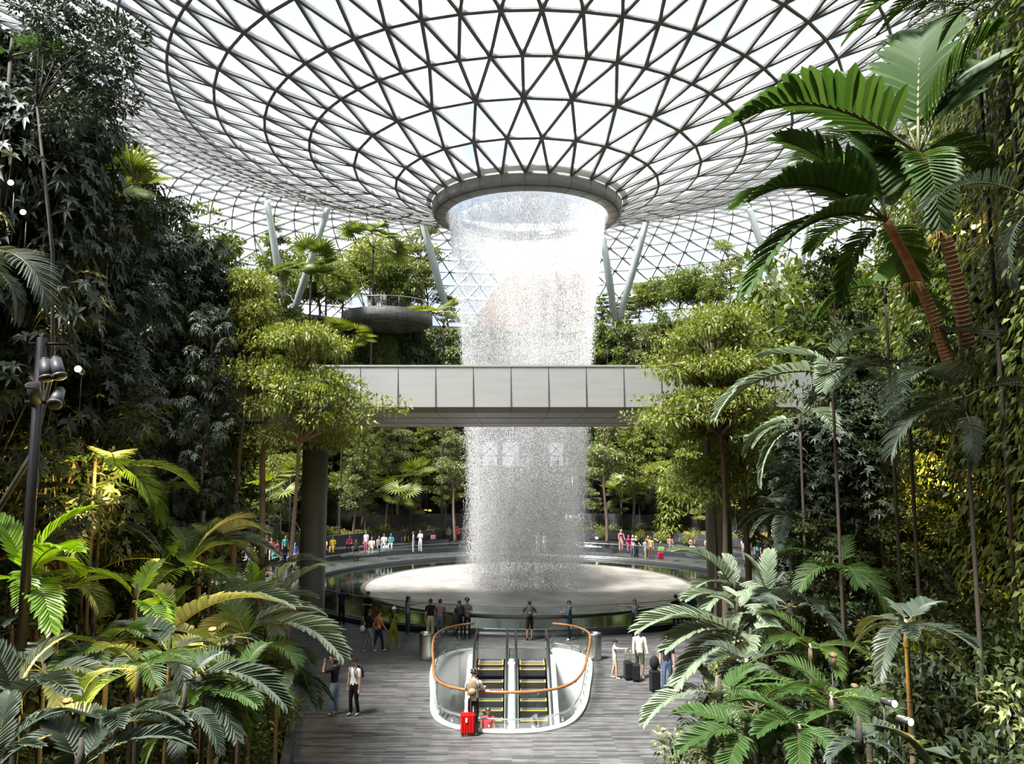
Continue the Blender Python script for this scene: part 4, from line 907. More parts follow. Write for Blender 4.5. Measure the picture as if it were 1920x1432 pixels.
# ---------------------------------------------------------------- near palms, placed where their crowns show
near = [ # crown px,py,Y, key, scale of loose fronds, loose count, stem h, label, [tips px,py,dY,shape]
 (50, 1095, 13.0, 'b', .45, 2, 1.6, 'bright green ribbed palm under the brown block wall', [(168, 955, .3, 0), (-20, 965, .2, 2), (140, 1035, -1, 1), (-30, 1100, -.6, 0), (95, 1180, -1, 1)]),
 (255, 1128, 15.0, 'b', .4, 1, 1.5, 'lime-green ribbed palm above the dark hollow in the middle of the slope', [(152, 1074, -.5, 0), (312, 1205, -.8, 1), (300, 1050, .8, 2)]),
 (300, 1205, 17.0, 'p', .6, 2, 1.6, 'silvery palm whose top leaf runs across the middle of the slope', [(535, 1133, -.5, 0), (310, 1098, .5, 2), (385, 1270, -.8, 1), (250, 1160, .3, 1)]),
 (455, 1185, 18.5, 'p', .6, 2, 2.6, 'pale palm stretching silvery leaves out over the plaza', [(634, 1226, -1, 0), (600, 1150, .5, 0), (400, 1120, .8, 0)]),
 (500, 1150, 22.0, 'p', .7, 2, 2.2, 'pale green palm in front of the bridge column base', [(608, 1062, -.5, 2), (545, 1058, .5, 2), (425, 1090, 0, 0), (590, 1120, 0, 0)]),
 (474, 1135, 21.0, 'b', .5, 2, 2.2, 'small palm with upright lime-green leaves by the bridge column', [(505, 1062, 0, 2), (470, 1058, .2, 2), (520, 1085, 0, 2)]),
 (345, 1085, 21.0, 'm', 1.0, 8, 3.0, 'dark feathery palm with long fine leaflets in the middle of the slope', [(430, 1010, 0, 0), (290, 1010, .2, 0)]),
 (395, 1035, 25.5, 'p', .9, 7, 3.2, 'pale feathery palm high on the slope below the thin bare trunks', [(455, 1010, 0, 0)]),
 (520, 1085, 27.0, 't', .8, 6, 2.0, 'grey fine-leaved palm drooping in front of the crowd', [(575, 1035, 0, 0)]),
 (32, 1325, 10.5, 'y', .4, 1, 1.4, 'dark grey-green palm with wide ribbed leaves close to the picture edge', [(122, 1195, .3, 0), (-30, 1200, .2, 2), (130, 1300, -.8, 1)]),
 (318, 1225, 12.8, 'y', .4, 0, 1.4, 'grey-green palm with one leaf arching down over the yellow floor light', [(178, 1290, -.8, 1), (345, 1290, -.8, 1), (230, 1180, .8, 0), (400, 1210, .5, 0)]),
 (345, 1275, 12.3, 'y', .4, 0, 1.4, 'grey-green palm arching toward the paving with purple flowers below', [(528, 1318, -.4, 0), (440, 1380, -.8, 1), (300, 1340, -.6, 1), (420, 1225, .8, 2)]),
 (150, 1440, 9.6, 'y', .4, 0, 1.0, 'grey palm spreading one broad leaf along the bottom edge of the view', [(350, 1395, .4, 0), (60, 1345, .3, 0), (230, 1330, .6, 2)]),
 (345, 1330, 10.8, 'y', .4, 0, 1.4, 'grey palm with hanging ribbed leaves at the bottom in the middle of the slope', [(412, 1408, -.3, 1), (265, 1325, .2, 0), (330, 1432, -.6, 1)]),
 (-10, 1440, 9.4, 'y', .4, 0, 1.0, 'dark ribbed palm in the bottom corner of the view', [(115, 1335, .4, 0), (75, 1400, -.2, 1), (20, 1300, .4, 2)]),
 (100, 660, 16.5, 'm', .6, 6, 4.0, 'slim palm with leaning stem behind the spotlight pole', []),
 (190, 900, 17.5, 'm', .75, 8, 2.5, 'palm glowing yellow in the lamp light beside the brown block wall', []),
 (205, 405, 17.0, 'fd', .72, 12, 3.0, 'dark fan palm leaning out toward the roof from the tall trees', []),
 (20, 105, 13.5, 'm', .5, 1, 2.0, 'feathery palm leaves reaching out high up from the dense dark tree', [(158, 175, -.2, 1), (130, 120, .3, 1), (-20, 100, .3, 0), (80, 70, .2, 0)]),
 (-20, 500, 12.0, 't', .6, 3, 2.0, 'grey fine-leaved palm hanging at the picture edge above the spotlights', [(55, 580, 0, 1)]),
 (1378, 1108, 20.5, 'p', .6, 2, 3.0, 'pale palm with upright leaf in front of the pool edge', [(1268, 1034, -.4, 0), (1300, 1105, -.6, 0), (1360, 1040, .5, 2), (1315, 1160, -.8, 1)]),
 (1438, 1125, 20.0, 'p', .7, 2, 3.0, 'tall pale palm standing behind the other pale palms', [(1395, 1040, .2, 2), (1445, 1032, .3, 2), (1470, 1075, .2, 0)]),
 (1382, 1150, 18.0, 'p', .6, 3, 3.4, 'pale palm with fan of stiff leaves around its centre', [(1330, 1120, .2, 0), (1370, 1190, -.8, 1), (1450, 1180, -.3, 0), (1425, 1100, .3, 2)]),
 (1408, 1208, 16.8, 'p', .5, 2, 3.4, 'pale palm reaching its leaves across the people with suitcases', [(1205, 1180, -.5, 0), (1255, 1215, -.8, 0), (1270, 1285, -1, 1), (1310, 1170, .5, 2)]),
 (1345, 1300, 15.8, 'p', .5, 1, 2.4, 'low pale palm drooping over the paving edge', [(1213, 1352, -.4, 0), (1300, 1245, .5, 2), (1400, 1330, -.4, 1)]),
 (1350, 1310, 14.0, 'g', .5, 1, 1.6, 'glossy green palm with broad leaflets near the bottom edge', [(1480, 1285, 0, 0), (1560, 1330, -.5, 1), (1420, 1250, .4, 2)]),
 (1612, 1392, 11.0, 'y', .4, 1, 1.0, 'dark grey-green palm next to the bright yellow ground light', [(1552, 1425, -.3, 1), (1675, 1372, .2, 0), (1690, 1425, -.3, 1), (1580, 1370, .3, 0)]),
 (1629, 1374, 12.6, 'y', .5, 0, 1.4, 'dark upright palm leaf beside the lit creeper', [(1620, 1290, .2, 2), (1690, 1330, .2, 0), (1560, 1320, .2, 0)]),
 (1560, 700, 17.5, 'p', .6, 4, 3.0, 'pale palm behind the tiered tree reaching toward the bridge', [(1352, 775, 0, 0), (1470, 660, .8, 0)]),
 (1500, 800, 20.5, 'p', .7, 2, 4.0, 'palm with bright silvery leaf hanging beside the umbrella tree trunk', [(1415, 835, 0, 1), (1428, 905, 0, 1)]),
 (1810, 770, 14.5, 't', .8, 6, 2.0, 'grey feathery palm spraying fine leaves from the green wall', [(1665, 830, -.3, 0), (1660, 760, 0, 0), (1830, 850, -.5, 1)]),
 (1700, 700, 16.0, 't', .8, 4, 2.0, 'bluish feathery palm behind the twin red stems', [(1560, 715, 0, 0), (1610, 670, 0, 0)]),
 (1925, 400, 10.5, 't', .6, 2, 2.0, 'grey palm leaf hanging at the picture edge below the wall lamps', [(1870, 520, 0, 1)]),
 (1660, 560, 18.0, 'g', .7, 6, 3.0, 'dark broad-leaved palm behind the red stems', []),
 (1830, 40, 15.5, 't', .8, 5, 2.0, 'dark feathery palm at the top of the green wall', [(1745, 130, 0, 1)])]
for i, (px, py, Y, key, s, nf, h, lab, tips) in enumerate(near):
    q = P(px, py, Y); h = max(.4, q.z-gzf(q.x, q.y)+.1); t = palm(q.x, q.y, q.z-h, h, nf, key, s, lab, tr=.055 if h < 4 else .04, r=np.random.default_rng(100+i), part='fan_leaf' if key[0] == 'f' else 'frond', el=(.0, 1.1))
    for (tx, ty, dy, sh) in tips: frond_to(t, key, sh % len(FR[key]), q, P(tx, ty, Y+dy), 0)
fr_ = np.random.default_rng(77)
for i, (px, py, Y) in enumerate([(20, 1210, 14), (110, 1130, 16), (200, 1240, 13), (80, 1290, 12), (260, 1290, 11.5), (400, 1240, 15.5), (450, 1300, 13.5), (380, 1350, 12), (210, 1400, 10.5), (470, 1240, 17), (520, 1290, 17.5), (400, 1120, 21), (300, 1060, 21), (180, 1010, 19), (90, 1000, 17), (30, 960, 15.5), (420, 960, 28), (250, 960, 23), (60, 860, 18), (170, 800, 19), (340, 930, 26),
    (1420, 1360, 12.5), (1500, 1400, 11.5), (1400, 1270, 15), (1520, 1240, 15.5), (1480, 1160, 18), (1580, 1090, 18), (1400, 1400, 12), (1700, 1200, 13.5), (1560, 1340, 12.5), (1480, 980, 22)]):
    key = ['y', 'm', 'g', 'y', 'm'][i % 5]; q = P(px, py, Y); g_ = gzf(q.x, q.y); h = max(.4, q.z-g_+.1)
    nm_ = {'y': 'grey-green ribbed palm', 'm': 'dark feathery palm', 'g': 'dark green broad-leaved palm'}[key]+(' filling the shaded slope on the staircase side' if px < 900 else ' filling the shaded slope on the green-wall side')
    palm(q.x, q.y, q.z-h, h, 8, key, .42 if Y < 16 else .6, nm_, group=nm_.replace('palm', 'palms', 1), tr=.05, r=np.random.default_rng(300+i), el=(-.1, 1.0))
# ---------------------------------------------------------------- fill: shrubs and trees on the near slopes
r6 = np.random.default_rng(66)
def cands(fx, n):
    out = []
    for _ in range(n):
        x, y = fx(); d = float(dist_out([x], [y])[0]); out.append((x, y, d))
    return out
SHL = {'m': 'leafy mid green shrub', 'd': 'dark-leaved shrub', 'g': 'greyish small-leaved shrub', 'b': 'bright green shrub', 'p': 'shrub with purple flowers', 'w': 'shrub with tiny white flowers'}
for sgn in (-1, 1):
    c = [q for q in cands(lambda: (sgn*r6.uniform(3, 24), r6.uniform(9, 46)), 5000) if .5 < q[2] < 11.5 and not (sgn == 1 and q[0] > np.interp(q[1], [p[1] for p in GW], [p[0] for p in GW])-.8)]
    pts = scatter([(a, b_) for a, b_, _ in c], 1.02, 190, r6)
    for x, y in pts:
        d = float(dist_out([x], [y])[0]); k = r6.choice(['m', 'd', 'g', 'b'], p=[.5, .38, .07, .05])
        if d < 1.6 and y < 30: k = r6.choice(['w', 'p', 'g', 'm', 'w', 'd'])
        s = r6.uniform(.8, 1.15)*(1.0 if d < 1.6 else 1.35)
        where = 'along the paving edge' if d < 1.6 else 'on the near slope' if y < 25 else 'on the slope beside the bridge column'
        wh2 = ' of the staircase side' if sgn < 0 else ' of the green-wall side'
        bush(str(k), x, y, gzf(x, y)-.05, s, SHL[str(k)]+' '+where+wh2, SHL[str(k)]+'s '+where+wh2, sz=s*1.1)
    # taller fill
    c2 = [(a, b_) for a, b_, d in c if d > 3.6 and (b_ > 20 or d > 5)]
    for x, y in scatter(c2, 2.3, 34, r6):
        d = float(dist_out([x], [y])[0]); k = ['d3', 'd2', 'd1', 'd4', 'd3', 'd3'][int(r6.integers(0, 6))] if y < 32 else ['s1', 's4', 'b1', 'r1', 's2', 's3'][int(r6.integers(0, 6))]
        if sgn > 0 and y < 17: continue
        pxx = 960+FPX*x/y
        hmax = 1.0
        if y < 30 and 430 < pxx < 1430: hmax = .5
        names = {'d3': 'tree with tiers of small leaves', 'd2': 'dark narrow tree', 'd1': 'dark spreading tree', 'd4': 'dark round-topped tree', 'b1': 'bright narrow tree', 's1': desc['s1'], 's4': desc['s4'], 'r1': desc['r1'], 's2': desc['s2'], 's3': desc['s3']}[k]
        sz = r6.uniform(.5, .78)*hmax; ww = ' on the slope toward the brown block wall' if sgn < 0 else ' on the slope below the green wall'
        put_tree(PR[k], x, y, gzf(x, y)-.1, sz*1.1, r6.random()*6, names+ww, 'tree', names+'s'+ww, sz=sz)
# ================================================================ PEOPLE
_pm = {}
def cmat(c, rough=.8):
    key = tuple(round(x, 3) for x in c)
    if key not in _pm: _pm[key] = mat('cloth_%02d' % len(_pm), c, rough, spec=.2)
    return _pm[key]
SKIN1 = mat('skin_light', (.48, .27, .18), .55); SKIN2 = mat('skin_tan', (.30, .155, .09), .55); SKIN3 = mat('skin_dark', (.12, .06, .04), .55)
HAIR = mat('black_hair', (.012, .010, .009), .5); HAIRB = mat('brown_hair', (.05, .025, .015), .5); EYE_M = mat('eye', (.02, .015, .012), .3)
BLACK = (.012, .012, .014); WHITE = (.72, .72, .70); JEAN = (.06, .10, .17); NAVY = (.02, .03, .07); BEIGE = (.42, .35, .25); OLIVE = (.08, .085, .045)
def V3(*a): return Vector(a)
def person_mesh(pose, detail=True, female=False, long_sleeve=False, trousers='long', wide=1.0, skirt=False, neckz=1.46):
    """pose: dict of joints; returns mesh with material slots skin, top, bottom, shoe"""
    J = pose; vs = []; rs = []; es = []; segs = []
    def v(p, r): vs.append(Vector(p)); rs.append(r); return len(vs)-1
    def chain(a, pts, m):
        for p, r, mm in pts:
            b_ = v(p, r); es.append((a, b_)); segs.append((vs[a], vs[b_], mm, (rs[a]+r)/2)); a = b_
        return a
    hip = J['hip']; ch = J['chest']; nk = J['neck']
    root = v(hip, .13); w1 = v(hip.lerp(ch, .45), .115 if female else .125); es.append((root, w1)); segs.append((vs[root], vs[w1], 2 if not J.get('untuck') else 1, .12))
    c1 = v(ch, .135 if not female else .12); es.append((w1, c1)); segs.append((vs[w1], vs[c1], 1, .13))
    c2 = v(ch.lerp(nk, .62), .115); es.append((c1, c2)); segs.append((vs[c1], vs[c2], 1, .12))
    n1 = v(nk, .055); es.append((c2, n1)); segs.append((vs[c2], vs[n1], 1, .06)); hd = J['head']
    n2 = v(nk.lerp(hd, .6), .052); es.append((n1, n2)); segs.append((vs[n1], vs[n2], 0, .055))
    for s in ('L', 'R'):
        sh, el, wr = J['sh'+s], J['el'+s], J['wr'+s]
        a = chain(c2, [(c2 and vs[c2].lerp(sh, .75), .072, 1), (sh, .064, 1)], 1)
        mid = sh.lerp(el, .62); fm = 1 if long_sleeve else 0
        a = chain(a, [(mid, .052, 1), (el, .042, fm), (el.lerp(wr, .5), .040, fm), (wr, .028, fm), (wr+(wr-el).normalized()*.05, .034, 0)], 0)
        kn, an, to = J['kn'+s], J['an'+s], J['to'+s]
        hj = hip+(J['hj'+s]-hip); lm = 2
        lo = {'long': 2, 'short': 0}[trousers]
        chain(root, [(hj, .105, 2), (hj.lerp(kn, .5), .088*wide, 2), (hj.lerp(kn, .88), .068*wide, 2), (kn, .06*wide, lo), (kn.lerp(an, .4), .062*wide if lo else .055, lo), (an.lerp(kn, .08), .055*wide if lo else .036, lo), (an-V3(0, 0, .03), .040, 3), (to, .038, 3)], 2)
    me = bpy.data.meshes.new('tmp'); me.from_pydata([tuple(p) for p in vs], es, []); ob = bpy.data.objects.new('tmp', me); COL.objects.link(ob)
    md = ob.modifiers.new('s', 'SKIN'); md.use_smooth_shade = True; md.branch_smoothing = .3
    for i, sv in enumerate(me.skin_vertices[0].data): sv.radius = (rs[i]*(1.22 if i in (1, 2, 3) else 1), rs[i]*(.86 if i in (1, 2, 3) else 1)); sv.use_root = (i == 0)
    ob.modifiers.new('ss', 'SUBSURF').levels = 1
    dg = bpy.context.evaluated_depsgraph_get(); ev = ob.evaluated_get(dg); em = ev.to_mesh()
    b = MB(); co = [v_.co.copy() for v_ in em.vertices]; fs = [tuple(p.vertices) for p in em.polygons]; b.v = [tuple(c) for c in co]
    SA = np.array([s_[0] for s_ in segs]); SB = np.array([s_[1] for s_ in segs]); SM = [s_[2] for s_ in segs]; SR = np.array([s_[3] for s_ in segs])
    cen = np.array([sum((co[i] for i in f), Vector())/len(f) for f in fs]); d = SB-SA; L = (d*d).sum(1)
    t = np.clip(((cen[:, None]-SA[None])*d[None]).sum(2)/L, 0, 1); dist = np.linalg.norm(cen[:, None]-SA[None]-t[..., None]*d[None], axis=2)-SR[None]*.9
    k = dist.argmin(1); b.f = fs; b.m = [SM[i] for i in k]; b.sm = [True]*len(fs)
    ev.to_mesh_clear(); bpy.data.objects.remove(ob); bpy.data.meshes.remove(me)
    # head
    f = J.get('face', V3(0, 1, 0)).normalized(); X = f.cross(V3(0, 0, 1)).normalized(); Z = X.cross(f).normalized(); M = Matrix((X, f, Z)).transposed()
    hv = []; nu, nv = 14, 10
    b.ball(hd, (.078, .096, .118), 0, nu, nv, M=M); b.ball(hd+M@V3(0, .03, -.055), (.058, .062, .062), 0, 10, 6, M=M)
    b.tube([hd+M@V3(0, .093, .015), hd+M@V3(0, .112, -.022), hd+M@V3(0, .096, -.03)], [.008, .014, .008], 6, 0)
    for s in (-1, 1):
        b.ball(hd+M@V3(.031*s, .088, .012), (.012, .006, .007), 4, 6, 4, M=M); b.ball(hd+M@V3(.080*s, -.005, -.005), (.010, .020, .030), 0, 6, 5, M=M)
    b.ball(hd+M@V3(0, .091, -.062), (.022, .006, .006), 5, 6, 4, M=M)
    # hands
    if detail:
        for s, sg in (('L', -1), ('R', 1)):
            wr = J['wr'+s]; d = (wr-J['el'+s]).normalized(); sd = d.cross(f); sd = sd.normalized() if sd.length > .2 else d.orthogonal().normalized(); pn = sd.cross(d)
            pb = wr+d*.035; b.ball(wr+d*.06, (.036, .018, .048), 0, 8, 6, M=Matrix((sd, pn, d)).transposed())
            for k in range(4):
                q = wr+d*.095+sd*(.026-.0175*k); Lf = (.07, .08, .075, .06)[k]; b.tube([q-d*.02, q+d*Lf*.5+pn*.008, q+d*Lf+pn*.026], [.0095, .0085, .006], 5, 0)
            q = wr+d*.045+sd*.03; b.tube([q, q+sd*.03+d*.03+pn*.012, q+sd*.038+d*.06+pn*.02], [.011, .010, .007], 5, 0)
    return b
def pose(h=1.0, step=.0, arms='down', sit=False, fwd=0.0, face=None, wide_stance=.10, armL=None, armR=None):
    J = {}; z = .93; hip = V3(0, 0, z)
    if sit: hip = V3(0, 0, .50)
    J['hip'] = hip; J['chest'] = hip+V3(0, fwd*.5, .30); J['neck'] = hip+V3(0, fwd, .53); J['head'] = hip+V3(0, fwd*1.25+.02, .69)
    for s, sg in (('L', -1), ('R', 1)):
        sh = J['neck']+V3(.185*sg, -.01, -.07); J['sh'+s] = sh; J['hj'+s] = hip+V3(.085*sg, 0, -.06)
        if sit: J['kn'+s] = V3(.13*sg, .44, .50); J['an'+s] = V3(.14*sg, .46, .08); J['to'+s] = V3(.15*sg, .60, .035)
        else:
            st = step*sg; J['kn'+s] = V3(wide_stance*sg, .5*st+.02, .50); J['an'+s] = V3(wide_stance*1.05*sg, st-(.04 if step else 0), .08); J['to'+s] = V3(wide_stance*1.25*sg, st+.12, .035)
        a = (armL if s == 'L' else armR) or arms
        D = {'down': ((.10*sg, .02, -1), (.05*sg, .15, -1)), 'out': ((1*sg, .05, .08), (1*sg, .1, .05)), 'phone_up': ((.25*sg, .75, .35), (-.25*sg, .55, .85)), 'phone': ((.12*sg, .15, -1), (-.45*sg, .9, .25)), 'point': ((.3*sg, .9, .0), (.1*sg, 1, .1)), 'face': ((.25*sg, .7, -.2), (-.45*sg, .15, 1)),
             'hips': ((.6*sg, -.1, -.9), (-.7*sg, .3, -.5)), 'lap': ((.1*sg, .3, -1), (-.3*sg, 1, -.1)), 'hold': ((.15*sg, .35, -1), (.05*sg, .95, -.45)), 'rail': ((.2*sg, .45, -.9), (.1*sg, 1, .0)), 'swing': ((.08*sg, .35*sg, -1), (.03*sg, .6*sg+.15, -1)), 'side': ((.95*sg, .25, -.15), (.95*sg, .3, -.1))}[a]
        u = Vector(D[0]).normalized(); w_ = Vector(D[1]).normalized(); J['el'+s] = sh+u*.28; J['wr'+s] = J['el'+s]+w_*.25
    J['face'] = Vector(face) if face else V3(0, 1, 0); J['untuck'] = True
    return J
def hair_mesh(J, style, mt):
    hd = J['head']; f = J['face'].normalized(); X = f.cross(V3(0, 0, 1)).normalized(); Z = X.cross(f).normalized(); M = Matrix((X, f, Z)).transposed(); b = MB()
    if style == 'bald': return None
    vs = []; nu, nv = 14, 6; tilt = M @ Matrix.Rotation(rad(24), 3, 'X')
    rr = (.088, .104, .126) if style != 'scarf' else (.10, .112, .135)
    for i in range(nv+1):
        ph = rad(92)*i/nv
        for k in range(nu): a = 2*PI*k/nu; vs.append(hd+tilt@V3(rr[0]*math.sin(ph)*math.cos(a), rr[1]*math.sin(ph)*math.sin(a), rr[2]*math.cos(ph)))
    b.add(vs, [(i*nu+k, (i+1)*nu+k, (i+1)*nu+(k+1) % nu, i*nu+(k+1) % nu) for i in range(nv) for k in range(nu)], 0, True)
    if style == 'long': b.tube([hd+M@V3(0, -.05, .03), hd+M@V3(0, -.085, -.1), hd+M@V3(0, -.10, -.25), hd+M@V3(0, -.11, -.36)], [.07, .085, .08, .03], 10, sq=(1, .6))
    if style == 'bun': b.ball(hd+M@V3(0, -.10, .06), .05)
    if style == 'scarf': b.tube([hd+M@V3(0, -.02, .02), hd+M@V3(0, -.02, -.11), hd+V3(0, -.01, -.22), hd+V3(0, 0, -.30)], [.095, .09, .13, .17], 12, sq=(1, .75))
    if style == 'curly':
        for k in range(16): a = k*2.4; b.ball(hd+M@V3(.075*math.cos(a), .03*math.sin(a)-.03, .05+.045*math.sin(k)), .042, nu=6, nv=5)
    return b.mesh('hair', mt)
def cap_mesh(J, c1):
    hd = J['head']; f = J['face'].normalized(); X = f.cross(V3(0, 0, 1)).normalized(); Z = X.cross(f).normalized(); M = Matrix((X, f, Z)).transposed(); b = MB(); nu, nv = 14, 5; vs = []
    for i in range(nv+1):
        ph = rad(88)*i/nv
        for k in range(nu): a = 2*PI*k/nu; vs.append(hd+M@V3(.094*math.sin(ph)*math.cos(a), .11*math.sin(ph)*math.sin(a), .02+.115*math.cos(ph)))
    b.add(vs, [(i*nu+k, (i+1)*nu+k, (i+1)*nu+(k+1) % nu, i*nu+(k+1) % nu) for i in range(nv) for k in range(nu)], 0, True)
    b.tube([hd+M@V3(0, .09, .025), hd+M@V3(0, .15, .02), hd+M@V3(0, .17, .012)], [.07, .06, .03], 10, sq=(1, .15)); return b.mesh('cap', cmat(c1))
LIPS = mat('lips', (.30, .10, .08), .5)
def person(x, y, z, face_deg, label, top, bottom, shoe=WHITE, skin=SKIN1, hair='short', hmat=None, J=None, h=1.0, group=None, cap=None, **k):
    """face_deg: heading, 0 = away from the viewing point (+y)"""
    J = J or pose(); t = empty('person', (x, y, z), rad(face_deg), label, 'person', group); t.scale = (h, h, h)
    b = person_mesh(J, **k); body = b.build('body', [skin, cmat(top), cmat(bottom), cmat(shoe), EYE_M, LIPS], t)
    hm = hair_mesh(J, hair, hmat or HAIR)
    if hm: link('hair' if hair != 'scarf' else 'head_scarf', hm, t)
    if cap: link('cap', cap_mesh(J, cap), t)
    return t
def backpack(t, J, c, label, c2=None, s=1.0, group=None):
    """a pack on the back of person t, a thing of its own"""
    M = t.matrix_basis if False else Matrix.Translation(t.location) @ Matrix.Rotation(t.rotation_euler.z, 4, 'Z') @ Matrix.Diagonal((*t.scale, 1))
    p = M @ (J['chest']+V3(0, -.21, .06)); o = empty('backpack', p, t.rotation_euler.z, label, 'backpack'); o.scale = t.scale
    b = MB(); b.ball((0, 0, 0), (.16*s, .10*s, .23*s), 0, 12, 9); b.box((0, 0, -.10*s), (.28*s, .15*s, .18*s)); b.build('bag', cmat(c), o)
    b = MB(); b.ball((0, -.075*s, -.07*s), (.11*s, .05*s, .10*s)); b.build('front_pocket', cmat(c2 or c), o)
    for sg in (-1, 1): b = MB(); b.tube([(.09*sg, .07, .17), (.105*sg, .20, .225), (.11*sg, .355, .08), (.115*sg, .30, -.10), (.10*sg, .06, -.18)], .018, 6, sq=(1, .5)); b.build('strap', cmat(c), o)
    return o
def suitcase(x, y, z, rz, c, label, h=.62, w=.42, d=.25, handle=True, tag_=False):
    o = empty('suitcase', (x, y, z), rz, label, 'suitcase'); b = MB(); b.box((0, 0, h/2+.06), (w, d, h)); me = b.mesh('shell', cmat(c, .3)); bm = bmesh.new(); bm.from_mesh(me); bmesh.ops.bevel(bm, geom=bm.edges[:], offset=.035, segments=3, affect='EDGES'); bm.to_mesh(me); bm.free(); link('shell', me, o)
    b = MB()
    for k in range(5): b.box((-w*.36+w*.18*k, 0, h/2+.06), (.018, d+.014, h*.8))
    b.build('groove', cmat(tuple(q*.5 for q in c), .3), o)
    for sx in (-1, 1):
        for sy in (-1, 1): b = MB(); b.tube([(sx*w*.38-.015, sy*d*.35, .03), (sx*w*.38+.015, sy*d*.35, .03)], .03, 10); b.box((sx*w*.38, sy*d*.35, .06), (.04, .04, .03)); b.build('wheel', cmat(BLACK), o)
    if handle:
        b = MB(); b.tube([(-.09, 0, h+.04), (-.09, 0, h+.45)], .009, 6); b.tube([(.09, 0, h+.04), (.09, 0, h+.45)], .009, 6); b.tube([(-.11, 0, h+.46), (.11, 0, h+.46)], .016, 8); b.build('pull_handle', M_STEEL, o)
    if tag_: b = MB(); b.box((-.05, -d/2-.02, h*.82), (.05, .01, .12)); b.build('luggage_tag', cmat(WHITE), o)
    return o
def at_rail(px, r_=15.12):
    """point on the walkway just outside the near kerb in the column px"""
    r = ray(px, 1175); dx, dy = r.x/r.y, 1.0
    A = dx*dx+1; B = -2*(dx*CX+CY); Cc = CX*CX+CY*CY-r_*r_; Y = (-B-math.sqrt(B*B-4*A*Cc))/(2*A); return dx*Y, Y
# ---- people along the rail
J = pose(arms='phone_up', face=(0, 1, .25)); x, y = at_rail(640, 15.2); person(x, y, 0, -15, 'person in dark shirt raising a phone with both arms beside the bridge column', (.02, .03, .05), BLACK, BLACK, J=J)
J = pose(arms='phone'); x, y = at_rail(689, 15.1); person(x, y, 0, 160, 'person in black standing at the glass with folded hands next to a red bag', BLACK, BLACK, BEIGE, J=J, hair='curly')
o = empty('handbag', (x+.42, y-.15, .55), 0, 'red bag held at the side of a black-clothed person by the glass', 'bag'); b = MB(); b.ball((0, 0, .15), (.06, .05, .16)); b.box((0, 0, .1), (.12, .08, .22)); b.build('bag', cmat((.45, .02, .02)), o); b = MB(); b.tube([(-.05, 0, .28), (-.06, 0, .5), (.05, 0, .52), (.05, 0, .28)], .01, 5); b.build('strap', cmat((.4, .02, .02)), o)
J = pose(arms='down', armR='point', face=(.3, 1, .3)); x, y = at_rail(764, 15.25); person(x, y, 0, -60, 'woman in light blue top and jeans reaching one arm toward the waterfall', (.25, .33, .42), JEAN, BEIGE, J=J, hair='long', female=True)
J = pose(arms='down'); x, y = at_rail(807, 15.5); person(x, y, 0, 10, 'person in black top and wide beige trousers watching the water', BLACK, BEIGE, WHITE, J=J, wide=1.45, female=True, hair='short', hmat=HAIRB)
J = pose(arms='hold'); x, y = at_rail(825, 15.45); person(x, y, 0, -10, 'person in mauve shirt and blue jeans beside the one in beige trousers', (.22, .13, .17), JEAN, WHITE, J=J, female=True)
J = pose(arms='phone', face=(0, 1, -.3)); q = G(861, 1200); tt = person(q.x, q.y, 0, 20, 'person in black carrying a big black backpack near the end of the glass well', (.02, .02, .02), BLACK, WHITE, J=J); backpack(tt, J, (.012, .012, .013), 'big black backpack on the person standing near the glass well', s=1.15)
J = pose(arms='phone', face=(-.2, 1, -.4)); person(q.x+.32, q.y+.55, 0, 165, 'person with curly hair facing the one with the big black backpack', (.10, .095, .09), BLACK, BLACK, J=J, hair='curly')
J = pose(arms='hips'); x, y = at_rail(993, 15.25); tt = person(x, y, 0, 0, 'person in dark shorts with green backpack facing the waterfall', (.015, .015, .018), BLACK, BLACK, J=J, trousers='short', skin=SKIN2); backpack(tt, J, (.035, .05, .035), 'dark green backpack on the person facing the waterfall alone', (.06, .08, .05))
J = pose(arms='phone', face=(0, 1, -.45)); x, y = at_rail(1068, 15.3); person(x, y, 0, 75, 'man in denim jacket looking down at his phone by the glass', (.05, .08, .11), BLACK, WHITE, J=J, long_sleeve=True)
o = empty('phone', (x-.33, y-.02, 1.2), 0, 'phone in the hands of the man in denim jacket', 'phone'); b = MB(); b.box((0, 0, 0), (.015, .075, .15), M=Matrix.Rotation(.5, 3, 'Y')); b.box((-.01, 0, 0), (.004, .068, .14), 1, M=Matrix.Rotation(.5, 3, 'Y')); b.build('casing', [cmat((.35, .03, .03)), cmat(BLACK)], o)
J = pose(arms='out'); x, y = at_rail(1191, 15.5); tt = person(x, y, 0, 180, 'man in grey-blue shirt spreading both arms wide in front of the pool', (.13, .15, .17), BLACK, BEIGE, J=J, skin=SKIN2)
o = empty('shoulder_bag', (x, y-.13, 1.2), 0, 'small dark bag slung across the man with spread arms', 'bag'); b = MB(); b.box((-.13, -.02, -.12), (.18, .07, .13), M=Matrix.Rotation(.5, 3, 'Y')); b.build('pouch', cmat(BLACK), o); b = MB(); b.tube([(-.12, 0, -.1), (.0, -.03, .08), (.16, .06, .27)], .015, 5); b.build('strap', cmat(BLACK), o)
for px, c, sk, lab, rr_ in ((1268, BLACK, SKIN1, 'person in black partly hidden by pale palm leaves at the glass', 15.2), (1283, (.06, .06, .07), SKIN2, 'person in grey seen from behind between two others at the glass', 15.5), (1298, (.03, .05, .12), SKIN1, 'person in blue top leaning on the glass behind palm leaves', 15.2)):
    x, y = at_rail(px, rr_); person(x, y, 0, px % 40-20, lab, c, BLACK, J=pose(arms='hold'), skin=sk)
